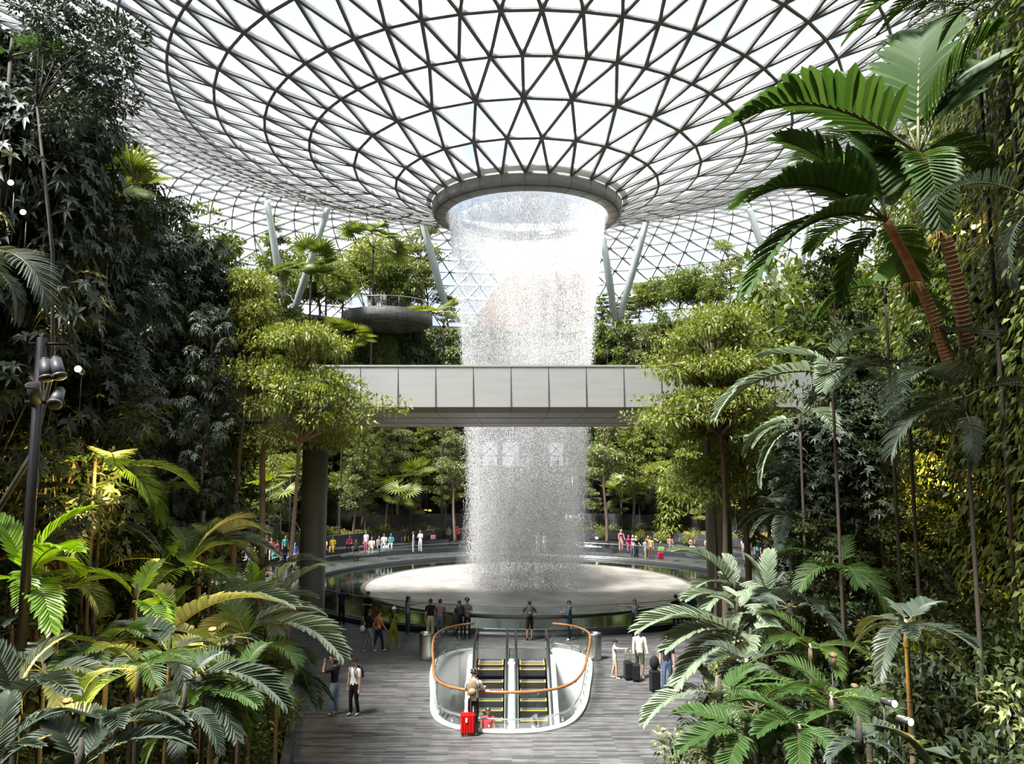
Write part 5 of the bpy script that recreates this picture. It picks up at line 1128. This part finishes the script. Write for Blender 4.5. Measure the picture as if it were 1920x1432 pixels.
# ---- walkers
q = G(691, 1222); J = pose(step=.18, arms='swing'); person(q.x, q.y, 0, -50, 'person in black top and pale green jeans walking toward the pool', BLACK, (.22, .28, .25), WHITE, J=J, female=True, hair='short', skin=SKIN2)
o = empty('handbag', (q.x-.28, q.y, .95), 0, 'small white bag at the waist of the walker in pale jeans', 'bag'); b = MB(); b.ball((0, 0, 0), (.11, .07, .13)); b.build('bag', cmat(WHITE), o); b = MB(); b.tube([(-.05, 0, .1), (.02, 0, .5), (.1, 0, .1)], .01, 5); b.build('strap', cmat(WHITE), o)
q = G(707, 1221); J = pose(step=.2, arms='swing'); person(q.x+.05, q.y, 0, -50, 'person in orange shirt and navy trousers walking with a companion in black', (.55, .26, .12), NAVY, WHITE, J=J, h=.97)
q = G(737, 1216); J = pose(step=.16, arms='phone'); tt = person(q.x, q.y, 0, -25, 'woman in olive-yellow jumpsuit and white cap walking on the plaza', (.20, .20, .015), (.20, .20, .015), WHITE, J=J, female=True, hair='long', cap=WHITE, wide=1.3, long_sleeve=True)
q = G(626, 1340); J = pose(arms='face', face=(0, 1, .3)); person(q.x, q.y, 0, 60, 'woman in black top and blue jeans raising both hands to her face', BLACK, (.17, .24, .33), WHITE, J=J, female=True, hair='bun', wide=1.3)
q = G(663, 1341); J = pose(arms='down', face=(.2, 1, .35), step=.05); tt = person(q.x, q.y, 0, 150, 'man in white polo and black trousers with cap looking up', (.66, .67, .68), BLACK, BEIGE, J=J, cap=BLACK, hair='short'); backpack(tt, J, (.03, .03, .03), 'black and cream backpack on the man looking up', (.55, .50, .38))
# ---- man with red suitcase leaning on the well rail, man on the escalator
q = G(887, 1376); J = pose(arms='rail', fwd=.12, face=(0, 1, -.2), step=-.10); tt = person(q.x, q.y, 0, -5, 'man in white shirt leaning on the wooden handrail above the escalators', WHITE, BLACK, BEIGE, J=J, h=1.03, hair='curly', hmat=HAIR); backpack(tt, J, (.16, .12, .07), 'brown patterned backpack on the man leaning over the handrail', (.30, .22, .14))
q = G(877, 1377); suitcase(q.x, q.y-.05, 0, .15, (.55, .008, .008), 'bright red suitcase standing behind the man at the handrail', h=.56, w=.42, tag_=True)
J = pose(arms='down', face=(0, 1, -.2)); person(-.82, 27.15, -2.30, 180, 'man in red polo shirt riding up the escalator', (.48, .05, .06), (.03, .03, .03), BLACK, J=J, skin=SKIN2, h=1.04)
# ---- group with dark suitcases
q = G(1153, 1272); J = pose(step=.12, armL='down', armR='point', face=(.3, 1, 0)); person(q.x, q.y, 0, -100, 'boy in white shirt and cap pulling a dark suitcase by its handle', WHITE, BEIGE, WHITE, J=J, h=.80, cap=BLACK, trousers='short')
q = G(1200, 1272); J = pose(arms='hold'); tt = person(q.x, q.y, 0, 175, 'person in open white shirt and olive shorts standing behind two suitcases', (.62, .60, .53), OLIVE, WHITE, J=J, trousers='short', long_sleeve=True, h=1.03, hair='short', hmat=HAIRB)
q = G(1178, 1274); suitcase(q.x, q.y, 0, .1, (.02, .02, .022), 'dark suitcase with raised pull handle held by the boy', h=.60, w=.28, d=.35)
q = G(1192, 1277); suitcase(q.x+.02, q.y, 0, -.1, (.02, .02, .022), 'dark ribbed suitcase in front of the bare-legged adult', h=.56, w=.26, d=.33, handle=False)
q = G(1252, 1295); J = pose(step=.12, arms='down', armL='down'); person(q.x, q.y, 0, 165, 'person in black shirt and blue jeans partly behind drooping palm leaves', BLACK, JEAN, WHITE, J=J, h=1.06)
q = G(1228, 1296); suitcase(q.x, q.y, 0, .2, (.018, .018, .02), 'tall black suitcase with a bag on top beside the palm leaves', h=.66, w=.33, d=.28, handle=False)
o = empty('travel_bag', (q.x, q.y, .73), 0, 'soft black bag resting on top of the tall black suitcase', 'bag'); b = MB(); b.ball((0, 0, .22), (.17, .12, .24)); b.build('bag', cmat((.012, .012, .014)), o); b = MB(); b.tube([(-.06, 0, .44), (0, 0, .52), (.06, 0, .44)], .012, 5); b.build('grip', cmat(BLACK), o)
# ---- far crowd: shared bodies, own clothes
PROTO = {}
for nm, J, kw in (('stand', pose(), {}), ('walk', pose(step=.18, arms='swing'), {}), ('phone', pose(arms='phone'), {}), ('dress', pose(arms='hold'), dict(female=True, wide=1.6)), ('sit', pose(sit=True, arms='lap'), {}), ('lean', pose(sit=True, arms='phone', fwd=.14), {})):
    PROTO[nm] = (J, person_mesh(J, detail=True, **kw).mesh('body', [SKIN1]*6), hair_mesh(J, 'short', HAIR), hair_mesh(J, 'scarf', HAIR), hair_mesh(J, 'long', HAIR))
def far(px, py, kind, top, bottom, label, z=0, hair='short', scarf=None, face=180, skin=SKIN1, h=1.0, Y=None, group=None):
    q = G(px, py, z) if Y is None else P(px, py, Y)
    if Y is None and q.y > 55:
        for _ in range(3):
            r_ = math.hypot(q.x-CX, q.y-CY)-(.5 if kind in ('sit', 'lean') else 0); zz_ = .76 if r_ > 20.5 else .38 if r_ > 19.6 else 0
            q = G(px, py, zz_)
    J, bm_, hs, hsc, hl = PROTO[kind]; t = empty('person', q, rad(face), label, 'person', group); t.scale = (h,)*3
    o = link('body', bm_, t)
    for i, m in enumerate((skin, cmat(top), cmat(bottom), cmat(BLACK), EYE_M, LIPS)): o.material_slots[i].link = 'OBJECT'; o.material_slots[i].material = m
    hh = link('head_scarf' if scarf else 'hair', {'short': hs, 'long': hl}[hair] if not scarf else hsc, t)
    if scarf: hh.material_slots[0].link = 'OBJECT'; hh.material_slots[0].material = cmat(scarf)
PINK = (.45, .12, .18); CREAM = (.60, .52, .42); RED = (.5, .03, .04); YEL = (.6, .42, .04); TEAL = (.05, .3, .3); LBL = (.35, .45, .6); GREY = (.2, .2, .21); BRN = (.22, .11, .06); PUR = (.3, .02, .14)
for a in [(667, 1052, 'walk', (.05, .045, .05), BLACK, 'person in dark top and grey bag walking the far walkway left of the seated group'), (686, 1037, 'stand', WHITE, PINK, 'person in white shirt standing by the bench with flowers'), (624, 1036, 'sit', YEL, YEL, 'person in yellow sitting just past the bridge column'), (655, 1034, 'sit', (.4, .02, .12), BLACK, 'person in magenta shirt sitting on the step beside the yellow one'),
          (697, 1038, 'sit', WHITE, BEIGE, 'person in white with tan trousers sitting under the flower bed'), (710, 1044, 'walk', (.45, .33, .26), NAVY, 'person with long hair bending beside a stroller'), (720, 1030, 'sit', WHITE, LBL, 'person in white sitting near the stroller'), (733, 1030, 'sit', TEAL, WHITE, 'person in pale teal sitting right of the flower bed'),
          (775, 1036, 'stand', LBL, WHITE, 'person in light blue shirt facing the pool next to one in white'), (788, 1035, 'phone', WHITE, WHITE, 'person dressed all in white beside the one in light blue'), (757, 1016, 'sit', CREAM, BEIGE, 'person in cream sitting on the upper step left of the handrail'), (764, 1016, 'sit', (.2, .1, .3), YEL, 'person in purple top sitting on the upper step next to cream'), (803, 1014, 'sit', LBL, BLACK, 'person in pale blue sitting on the bench by the handrail'),
          (841, 1014, 'sit', GREY, BLACK, 'person in grey sitting beside the thin tree trunk'), (857, 1013, 'sit', RED, BLACK, 'person in red sitting behind the thin tree trunk'), (880, 1038, 'walk', BLACK, BLACK, 'person in black striding at the edge of the falling water'), (892, 1038, 'walk', RED, BLACK, 'person in red top walking at the edge of the falling water'), (608, 1040, 'sit', CREAM, WHITE, 'person in pale clothes sitting right at the bridge column edge'),
          (972, 1036, 'stand', BLACK, BLACK, 'person in dark clothes blurred behind the falling water'), (1008, 1036, 'stand', (.5, .3, .3), WHITE, 'person in pink seen through the falling water'), (1020, 1036, 'stand', WHITE, WHITE, 'person in white seen through the falling water'), (1075, 1038, 'phone', (.05, .05, .06), BLACK, 'person in dark top taking a photo beside the bright water edge'),
          (1211, 1050, 'walk', LBL, BEIGE, 'person in light blue shirt walking past the pink suitcase'), (1221, 1046, 'stand', (.6, .42, .12), BRN, 'person in mustard top standing next to the pink suitcase'), (1257, 1034, 'sit', (.4, .25, .2), GREY, 'person in dusty pink sitting on the step near the planter'), (1297, 1036, 'lean', (.5, .3, .25), CREAM, 'woman sitting on the floor edge in front of the planter'), (1326, 1038, 'lean', CREAM, BRN, 'person sitting beside the bridge column in cream'),
          (1395, 1052, 'walk', WHITE, GREY, 'person in white shirt seen between the two dark trunks'), (1421, 1056, 'stand', TEAL, NAVY, 'person in teal shirt right of the dark trunks'), (1428, 1054, 'phone', NAVY, NAVY, 'person in navy close to the one in teal'), (1441, 1048, 'sit', BLACK, BLACK, 'person in black sitting behind the pale palm tips')]:
    far(*a[:6], hair='long' if len(a[5]) % 3 == 0 else 'short', face=[180, 150, 210, 90, 20][len(a[5]) % 5] if a[2] in ('stand', 'walk', 'phone') else 180)
far(1165, 1034, 'dress', (.5, .22, .24), (.55, .3, .3), 'woman in pink dress and pink head scarf beside the trash post', scarf=(.55, .25, .27)); far(1179, 1034, 'sit', PUR, PINK, 'woman in dark pink with head scarf sitting between the standing ones', scarf=(.4, .05, .2))
far(1187, 1043, 'dress', (.5, .4, .33), (.12, .16, .25), 'woman with cream head scarf in blue skirt', scarf=CREAM, face=150); far(1193, 1044, 'dress', (.03, .03, .035), (.03, .03, .035), 'woman in long black dress with sand-coloured scarf', scarf=(.55, .42, .3), face=200); far(1216, 1044, 'dress', (.35, .13, .10), (.22, .09, .08), 'woman in rust patterned dress and scarf', scarf=(.5, .25, .18), face=160)
q = G(1240, 1040); suitcase(q.x, q.y, 0, 0, (.35, .6, .02), 'lime green suitcase standing on the far walkway', h=.6, w=.5); q = G(1233, 1048); suitcase(q.x+.25, q.y, 0, .3, (.6, .02, .12), 'pink suitcase beside the person in mustard top', h=.5, w=.45)
q = G(812, 1016, .76); suitcase(q.x, q.y, .76, 0, (.6, .3, .3), 'pale pink suitcase next to the bench sitter', h=.55, w=.45)
q = G(722, 1040); o = empty('stroller', q, .3, 'white baby stroller among the seated people', 'stroller'); b = MB(); b.ball((0, 0, .6), (.25, .32, .2)); b.build('seat', cmat(WHITE), o); b = MB(); b.tube([(-.2, -.3, .1), (-.2, .2, .6), (-.2, .5, 1.0), (.2, .5, 1.0), (.2, .2, .6), (.2, -.3, .1)], .015, 6); b.tube([(-.2, .3, .1), (-.2, 0, .6)], .015, 6); b.tube([(.2, .3, .1), (.2, 0, .6)], .015, 6); b.build('frame', M_STEEL, o)
for sx in (-.2, .2):
    for sy in (-.3, .3): b = MB(); b.tube([(sx-.02, sy, .1), (sx+.02, sy, .1)], .1, 12); b.build('wheel', cmat(BLACK), o)
# seated crowd on the amphitheatre side of the staircase
cr = np.random.default_rng(9); cols = [('white', WHITE), ('red', RED), ('blue', (.08, .15, .4)), ('black', BLACK), ('grey', GREY), ('cream', CREAM), ('teal', TEAL), ('pink', PINK)]
for i, (px, py) in enumerate([(455, 1062), (466, 1066), (478, 1058), (497, 1046), (508, 1052), (520, 1044), (534, 1046), (470, 1084), (486, 1082), (512, 1074), (540, 1068), (552, 1060), (500, 1092), (460, 1100), (525, 1090)]):
    cn, cc = cols[int(cr.integers(0, 8))]; bn, bc = cols[int(cr.integers(2, 6))]
    far(px, py, ['sit', 'stand', 'lean', 'stand', 'phone'][i % 5], cc, bc, 'person in %s top and %s trousers in the crowd between bridge column and staircase' % (cn, bn), group='%s-topped people in the crowd by the staircase' % cn, face=int(cr.integers(60, 260)), h=.95)
# people on the bridge opening behind the water and on the balcony
for i, (px, cn, cc) in enumerate([(922, 'salmon', (.5, .25, .18)), (966, 'blue', (.1, .25, .5)), (978, 'cream', CREAM), (991, 'white', WHITE), (1040, 'pink', PINK), (1046, 'black', BLACK), (1064, 'yellow', (.55, .45, .15))]):
    far(px, 888, 'stand', cc, GREY, 'person in %s top on the walkway behind the falling water' % cn, Y=79.0, face=[0, 180][i % 2])
for i, (px, cn, cc) in enumerate([(692, 'black', BLACK), (708, 'grey', GREY), (720, 'white', WHITE)]):
    far(px, 579, 'stand', cc, GREY, 'person in %s on the round stone balcony' % cn, Y=75.5, face=170)
# ================================================================ PROPS
def bin_(x, y, label):
    o = empty('trash_bin', (x, y, 0), 0, label, 'trash bin', 'steel bins beside the escalator well'); b = MB(); b.lathe([(.27, .02), (.275, 1.0), (.265, 1.03), (.20, 1.03), (.20, .93), (0.0, .6)], n=36); b.build('body', M_STEEL, o)
    b = MB(); b.lathe([(.26, 0), (.26, .03)], n=36); b.build('base', M_DARKSTEEL, o); b = MB(); b.lathe([(.278, .92), (.281, .93), (.278, .94)], n=36); b.build('lid_seam', M_DARKSTEEL, o); b = MB(); b.lathe([(.0, .95), (.19, .95)], n=24); b.build('liner', cmat(BLACK), o)
q = G(799, 1235); bin_(q.x, q.y, 'brushed steel bin by the well on the side of the orange-shirted walker'); q = G(1115, 1236); bin_(q.x, q.y, 'brushed steel bin by the well on the side of the boy with suitcase')
# far round post bin
q = G(1120, 1033); o = empty('trash_bin', (q.x, q.y, 0), 0, 'slim steel post bin on the far walkway by the thin tree', 'trash bin'); b = MB(); b.lathe([(.28, 0), (.28, 1.25), (.2, 1.28), (0, 1.28)], n=24); b.build('body', M_STEEL, o); b = MB(); b.lathe([(.285, 1.02), (.29, 1.06), (.285, 1.1)], n=24); b.build('band', M_DARKSTEEL, o)
# spotlight pole
M_BLACKP = mat('black_pole', (.008, .008, .009), .6, spec=.2)
p0 = P(70, 760, 12.2); o = empty('spotlight_pole', (p0.x, p0.y, p0.z-4.5), 0, 'black pole carrying four barrel spotlights among the dark trees', 'light pole')
b = MB(); b.tube([(0, 0, 0), (0, 0, 5.6)], .075, 14); b.build('pole', M_BLACKP, o)
for zz_ in (5.5, 4.55): b = MB(); b.tube([(-.2, 0, zz_), (.4, .05, zz_)], .03, 8); b.build('crossbar', M_BLACKP, o)
for px, py, d in ((86, 693, (.25, -.2, -.8)), (108, 690, (.35, -.2, -.8)), (65, 738, (.05, -.35, .6)), (107, 745, (.12, -.5, -.6))):
    q = P(px, py, 12.1)-o.location; d = Vector(d).normalized(); b = MB(); b.tube([q-d*.16, q+d*.16], [.085, .10], 16); b.tube([q+d*.13, q+d*.17], .112, 16); sp = b.build('spotlight', mat('spot_housing', (.05, .05, .055), .5), o)
    b = MB(); b.tube([q+d*.171, q+d*.173], .085, 16); b.build('lens', cmat((.03, .03, .035), .1), sp); b = MB(); b.tube([q-d*.16, q-d*.20], .06, 12); b.build('rear_cap', M_DARKSTEEL, sp)
# camera / speaker post
p0 = P(380, 925, 27); o = empty('speaker_post', (p0.x, p0.y, p0.z-2), 0, 'grey post with two pale barrel speakers behind the dark tree', 'post'); b = MB(); b.tube([(0, 0, 0), (0, 0, 3.1)], .13, 12); b.build('post', M_GREYPAINT, o)
for sx in (-.22, .28): b = MB(); b.lathe([(0, 0), (.2, .02), (.2, .42), (0, .45)], c=(sx, -.1, 2.1), n=20); b.lathe([(.205, .2), (.21, .22), (.205, .24)], c=(sx, -.1, 2.1), n=20); b.build('speaker', M_WHITE, o)
b = MB(); b.tube([(-.3, 0, 2.9), (.3, 0, 2.9)], .05, 8); b.ball((0, -.1, 3.05), .12); b.build('camera_dome', M_DARKSTEEL, o)
# horizontal steel drum beyond the water
p0 = P(1074, 973, 64); o = empty('steel_drum', p0, 0, 'short horizontal stainless cylinder hanging beside the lower waterfall edge', 'duct'); b = MB(); b.tube([(-.6, 0, 0), (.6, 0, 0)], .38, 28); b.build('drum', mat('polished_steel', (.75, .77, .82), .18, 1), o); b = MB()
for x in (-.6, -.5, .5, .6): b.tube([(x-.015, 0, 0), (x+.015, 0, 0)], .40, 28)
b.build('rim_band', M_WHITE, o); b = MB(); b.tube([(0, 0, .3), (0, 0, 3.5)], .03, 6); b.tube([(0, 0, -.38), (0, 0, -p0.z)], .05, 8); b.build('support', M_STEEL, o)
# brown curved pavilion shell on the terrace
p0 = P(1002, 575, 88); p0.z = 22.35; o = empty('pavilion_shell', p0, 0, 'smooth brown dome-like shell on the terrace seen through the falling water', 'pavilion')
b = MB(); nu, nv = 40, 12; vs = []
for i in range(nv+1):
    ph = rad(92)*i/nv
    for k in range(nu): a = 2*PI*k/nu; vs.append((7.2*math.sin(ph)*math.cos(a)+.9*math.cos(ph)*1.8, 4*math.sin(ph)*math.sin(a), 9.3*math.cos(ph)))
b.add(vs, [(i*nu+k, (i+1)*nu+k, (i+1)*nu+(k+1) % nu, i*nu+(k+1) % nu) for i in range(nv) for k in range(nu)], 0, True); b.build('shell', mat('brown_shell', (.11, .07, .05), .6, var=.15, vscale=.6, spec=.2), o)
b = MB(); b.tube([(7.25*math.cos(2*PI*k/48), 4.05*math.sin(2*PI*k/48), -.1) for k in range(48)], .14, 8, closed=True); b.build('base_rim', M_WHITE, o)
# round stone balcony on the upper terrace
c0 = P(728, 590, 77.5); o = empty('balcony', (c0.x, c0.y, 0), 0, 'round stone-faced viewing balcony jutting over the dark ivy wall', 'balcony'); zt = P(700, 577, 74).z
b = MB(); b.lathe([(0, zt-1.55), (3.0, zt-1.5), (4.2, zt-1.2), (4.55, zt-1.0), (4.55, zt), (4.3, zt), (4.3, zt-.1), (0, zt-.1)], n=64); b.build('stone_bowl', M_PARAPET, o)
b = MB(); b.lathe([(4.4, zt), (4.4, zt+1.05)], n=48, a0=PI, a1=2*PI); b.build('glass', M_RGLASS, o); b = MB(); b.tube([(4.4*math.cos(PI+PI*k/24), 4.4*math.sin(PI+PI*k/24), zt+1.08) for k in range(25)], .03, 6); b.build('top_rail', M_STEEL, o)
for k in range(9): a = PI+PI*k/8; b = MB(); b.tube([(4.4*math.cos(a), 4.4*math.sin(a), zt), (4.4*math.cos(a), 4.4*math.sin(a), zt+1.08)], .025, 6); b.build('post', M_STEEL, o)
# terrace railing on the other side
o = empty('terrace_railing', (0, 0, 0), 0, 'thin metal railing along the terrace hedge beyond the umbrella tree', 'railing'); b = MB(); b2 = MB(); pts = [(CX+34.9*math.cos(a), CY+34.9*math.sin(a)) for a in np.linspace(rad(35), rad(84), 40)]
b.tube([(x, y, 23.5) for x, y in pts], .025, 5); b.tube([(x, y, 23.1) for x, y in pts], .015, 4); b.build('rail', M_STEEL, o)
for x, y in pts: b2.tube([(x, y, 22.3), (x, y, 23.5)], .02, 5)
b2.build('upright', M_STEEL, o)
# walkway with bright windows behind the water
c0 = P(985, 893, 78.5); o = empty('viewing_bridge', (c0.x, 78.5, 0), 0, 'dark concrete walkway deck behind the falling water', 'walkway'); b = MB(); b.box((0, .8, c0.z-.35), (12, 3.2, .6)); b.build('deck', M_DSTONE, o)
b = MB(); b.wall([(-6, -.7), (6, -.7)], c0.z-.05, c0.z+1.05, .02); b.build('glass', M_RGLASS, o); b = MB(); b.tube([(-6, -.7, c0.z+1.07), (6, -.7, c0.z+1.07)], .03, 6); b.build('top_rail', M_STEEL, o)
b = MB(); b.wall([(-7, 3.4), (7, 3.4)], .8, c0.z+6, .3); o2 = b.build('wall_recess', M_WALLSTONE, loc=(c0.x, 78.0, 0)); tag(o2, 'dark recessed wall behind the waterfall', 'wall', kind='structure')
M_WIN = emat('daylit_window', (.85, .92, 1), .9)
for k, (xa, xb) in enumerate(((-4.5, -2.9), (-2.4, -.6), (2.6, 4.1))):
    w_ = empty('window_%d' % (k+1), (c0.x, 81.1, c0.z+1.0), 0, ['narrow bright window behind the water on the bridge column side', 'wide bright window in the middle behind the water', 'bright window behind the water on the steel drum side'][k], 'window', kind='structure')
    b = MB(); b.box(((xa+xb)/2, .02, 1.3), (xb-xa, .03, 2.6)); b.build('pane', M_WIN, w_); b = MB()
    for p_, q_ in (((xa, 0), (xa, 2.6)), ((xb, 0), (xb, 2.6)), ((xa, 1.1), (xb, 1.1)), ((xa, 1.1), (xb, 2.6)), ((xb, 1.1), (xa, 2.6)), ((xa, 0), (xb, 0)), ((xa, 2.6), (xb, 2.6))): b.tube([(p_[0], 0, p_[1]), (q_[0], 0, q_[1])], .06, 5)
    b.build('frame', M_DARKSTEEL, w_)
# warm shop lights glowing behind the planting
M_WARM = emat('warm_shop_light', (1, .45, .12), 2.2)
for i, (px, py, Y, w_, h_, lab) in enumerate([(640, 968, 75, 1.6, .7, 'glowing orange shop front behind the yellow flowers by the bridge column'), (520, 852, 70, 1.6, 1.2, 'orange lit shop interior above the staircase'), (798, 962, 76, 1.2, .8, 'small orange shelf-like light behind the trees left of the water'), (1282, 970, 73, 1.0, .6, 'small red and orange light behind the long planter'), (905, 984, 77, .9, .5, 'faint warm light behind the falling water')]):
    q = P(px, py, Y); o = empty('lit_shop_window', q, 0, lab, 'shop window'); b = MB()
    for k in range(3):
        for j in range(2): b.box((-w_/2+w_*(k+.5)/3, 0, -h_/4+h_/2*j), (w_/3-.12, .05, h_/2-.12))
    b.build('lit_panel', M_WARM, o); b = MB(); b.box((0, .06, 0), (w_+.2, .06, h_+.2)); b.build('backing', M_DARKSTEEL, o)
    b = MB(); b.box((0, .1, -h_/2-q.z/2+.2), (.2, .1, q.z-h_+.2)); b.build('support', M_DARKSTEEL, o)
# ---------------------------------------------------------------- staircase and stepped seating
B0 = P(556, 1030, 62.0); T0 = P(506, 938, 72.0)
B0.z = 0; T0 = Vector((T0.x, 71.0, 4.3)); n = 22; o = empty('staircase', (0, 0, 0), 0, 'long straight stone staircase with steel handrails climbing beyond the bridge column', 'staircase'); d = (T0-B0); an = math.atan2(d.y, d.x)-PI/2
M_STEP = mat('step_stone', (.16, .155, .15), .7, var=.15, vscale=3); M_STEPN = mat('step_riser', (.03, .03, .03), .8)
b = MB(); R_ = Matrix.Rotation(an, 3, 'Z')
for k in range(n):
    c = B0+d*((k+.5)/n); zz = d.z*(k+1)/n; b.box((c.x, c.y, zz/2-.05), (2.0, math.hypot(d.x, d.y)/n, zz), 1, rz=an); b.box((c.x, c.y, zz-.02), (2.0, math.hypot(d.x, d.y)/n+.03, .05), 0, rz=an)
b.build('stairs', [M_STEP, M_STEPN], o)
for s_ in (-1.05, 1.05):
    off = R_ @ Vector((s_, 0, 0)); b = MB(); b.tube([B0+off+Vector((0, 0, 1.0)), T0+off+Vector((0, 0, 1.0))], .05, 8); b.tube([B0+off+Vector((0, 0, .5)), T0+off+Vector((0, 0, .5))], .03, 6)
    for k in range(8): c = B0.lerp(T0, k/7)+off; b.tube([c, c+Vector((0, 0, 1.0))], .03, 6)
    b.build('handrail', mat('pale_rail', (.6, .6, .6), .3, .5), o)
st = MB(); 
for k in range(7):
    c = B0.lerp(T0, (k+.6)/8.5)+R_ @ Vector((-6.0, 0, 0)); st.box((c.x, c.y, d.z*(k+1)/16), (9.2, 1.25, d.z*(k+1)/8), 0, rz=an)
o2 = st.build('trim_8', stonemat('bench_stone', (.06, .06, .062), (.12, .12, .12), (.02, .02, .02), 1.2, .28, .01, rot=(PI/2, 0, 0))); tag(o2, 'broad dark stone seating tiers beside the long staircase', 'seating', kind='structure')
q = P(490, 985, 63); b = MB(); b.wall([(-1.2, -.6), (1.2, -.6), (1.2, .6), (-1.2, .6)], 0, 1.1, .15, closed=True); b.box((0, 0, 1.0), (2.3, 1.1, .05), 1); o2 = b.build('stone_planter', [mat('planter_grey', (.13, .13, .125), .7), M_SOIL], loc=(q.x, q.y, q.z-.6)); tag(o2, 'square grey stone planter standing on the seating tiers', 'planter')
bush('b', q.x, q.y, q.z+.4, 1.1, 'broad-leaved bright plant in the square grey planter')
# handrails of the far steps
for px, py in ((636, 1012), (757, 1018), (800, 1018), (836, 1016), (1215, 1024)):
    q = G(px, py, .4); o = empty('step_handrail', q, 0, None, 'handrail'); tag(o, {636: 'short steel handrail on the seating steps nearest the bridge column', 757: 'short steel handrail on the steps left of the bench sitters', 800: 'short steel handrail in front of the bench with the pink suitcase', 836: 'short steel handrail by the thin tree trunk', 1215: 'short steel handrail by the long planter'}[px])
    b = MB(); b.tube([(0, 0, 0), (0, 0, 1.0), (.75, -1.5, .55), (.75, -1.5, -.4)], .035, 6); b.build('rail', M_STEEL, o)
# ---------------------------------------------------------------- warm garden lamps
def lamp(px, py, Y, power, label, aim=None, r=.05, seen=True, off=(0, 0, 0), col=(1, .68, .16), size=1.0):
    q = P(px, py, Y)+Vector(off); o = empty('garden_light', q, 0, label, 'lamp')
    l = bpy.data.lights.new('bulb', 'SPOT' if aim else 'POINT'); l.energy = power*.30; l.color = col; l.shadow_soft_size = r; lo_ = bpy.data.objects.new('bulb', l); COL.objects.link(lo_); lo_.parent = o
    d = Vector(aim).normalized() if aim else Vector((0, -.3, 1)).normalized()
    if aim: l.spot_size = rad(120); l.spot_blend = .7; lo_.rotation_euler = (-d).to_track_quat('Z', 'Y').to_euler(); lo_.location = d*.12
    else: lo_.location = d*.32
    b = MB(); b.tube([-d*.22*size, d*.05*size], .065*size, 12); b.tube([d*.03*size, d*.07*size], .075*size, 12); b.build('housing', M_DARKSTEEL, o)
    b = MB(); b.tube([d*.071*size, d*.074*size], .062*size, 12); b.build('lens', M_LENS if seen else M_DIMLENS, o)
    b = MB(); b.tube([-d*.2*size, -d*.2*size-Vector((0, 0, 1.0))], .015, 6); b.build('stake', M_DARKSTEEL, o)
M_DIMLENS = cmat((.02, .02, .02), .6)
M_LENS = emat('lamp_lens', (1, .85, .55), 10)
L_ = [(1895, 328, 17.6, 900, 'bright lamp on the green wall near the picture edge, above the twin lamps'), (1826, 425, 19.6, 600, 'upper of the twin wall lamps between palm and green wall'), (1806, 437, 19.9, 600, 'lower of the twin wall lamps between palm and green wall'), (1748, 515, 24.0, 600, 'small lamp glowing behind the red palm stems'), (1680, 690, 26.0, 500, 'lamp shining behind the bluish feathery palm'), (1760, 915, 21.5, 2600, 'lamp lighting the bright yellow leaves in the middle of the green wall'),
      (1900, 40, 17.4, 900, 'topmost lamp on the green wall'), (1672, 1318, 11.6, 500, 'far ground light in the row of two by the wall foot'), (1702, 1352, 11.2, 900, 'near ground light in the row of two by the wall foot'), (1560, 1195, 14.5, 160, 'hidden lamp lighting a few leaves low in the shrubs of the green-wall side'), (1600, 1250, 13.6, 200, 'lamp among dark shrubs below the dense young tree'), (1850, 1150, 17.5, 400, 'dim lamp inside the creeper low on the wall'),
      (128, 604, 15.3, 220, 'small lamp among the dark leaves above the spotlight pole'), (106, 580, 15.6, 160, 'highest small lamp among the dark leaves'), (148, 693, 14.5, 260, 'twin-headed lamp to the side of the spotlight pole'), (20, 862, 16.9, 260, 'lamp on top of the brown block wall'), (22, 345, 13.2, 200, 'small lamp high at the picture edge in the dense dark tree'), (45, 400, 13.4, 120, 'small lamp under its brighter neighbour in the dense dark tree'),
      (200, 940, 16.8, 1300, 'lamp lighting the yellow feathery palm beside the block wall'), (400, 1150, 15.5, 700, 'floor light glowing among the palms in the middle of the slope'), (130, 1270, 11.2, 450, 'floor light under the dark grey-green palm'), (215, 1310, 12.2, 400, 'floor light between the two grey palms'), (480, 1075, 24.0, 500, 'floor light behind the lime-green palm'), (370, 1040, 20.0, 400, 'floor light among shrubs higher on the slope'), (420, 1290, 14.2, 90, 'small orange floor light by the purple flowers')]
for k, a in enumerate(L_):
    vis = k in (0, 1, 2, 3, 4, 6, 7, 8, 12, 13, 14, 15, 16, 17)
    lamp(*a, size=.8 if a[2] < 14 else 1.0, off=(0, 0, 0) if vis or k in (5, 18) else (0, 0, -.35), seen=vis, aim=(-.5, -.8, -.25) if k in (0, 1, 2, 6) else (.3, -1, .1) if vis and k != 15 else (-.1, -.2, -1) if k == 15 else None)
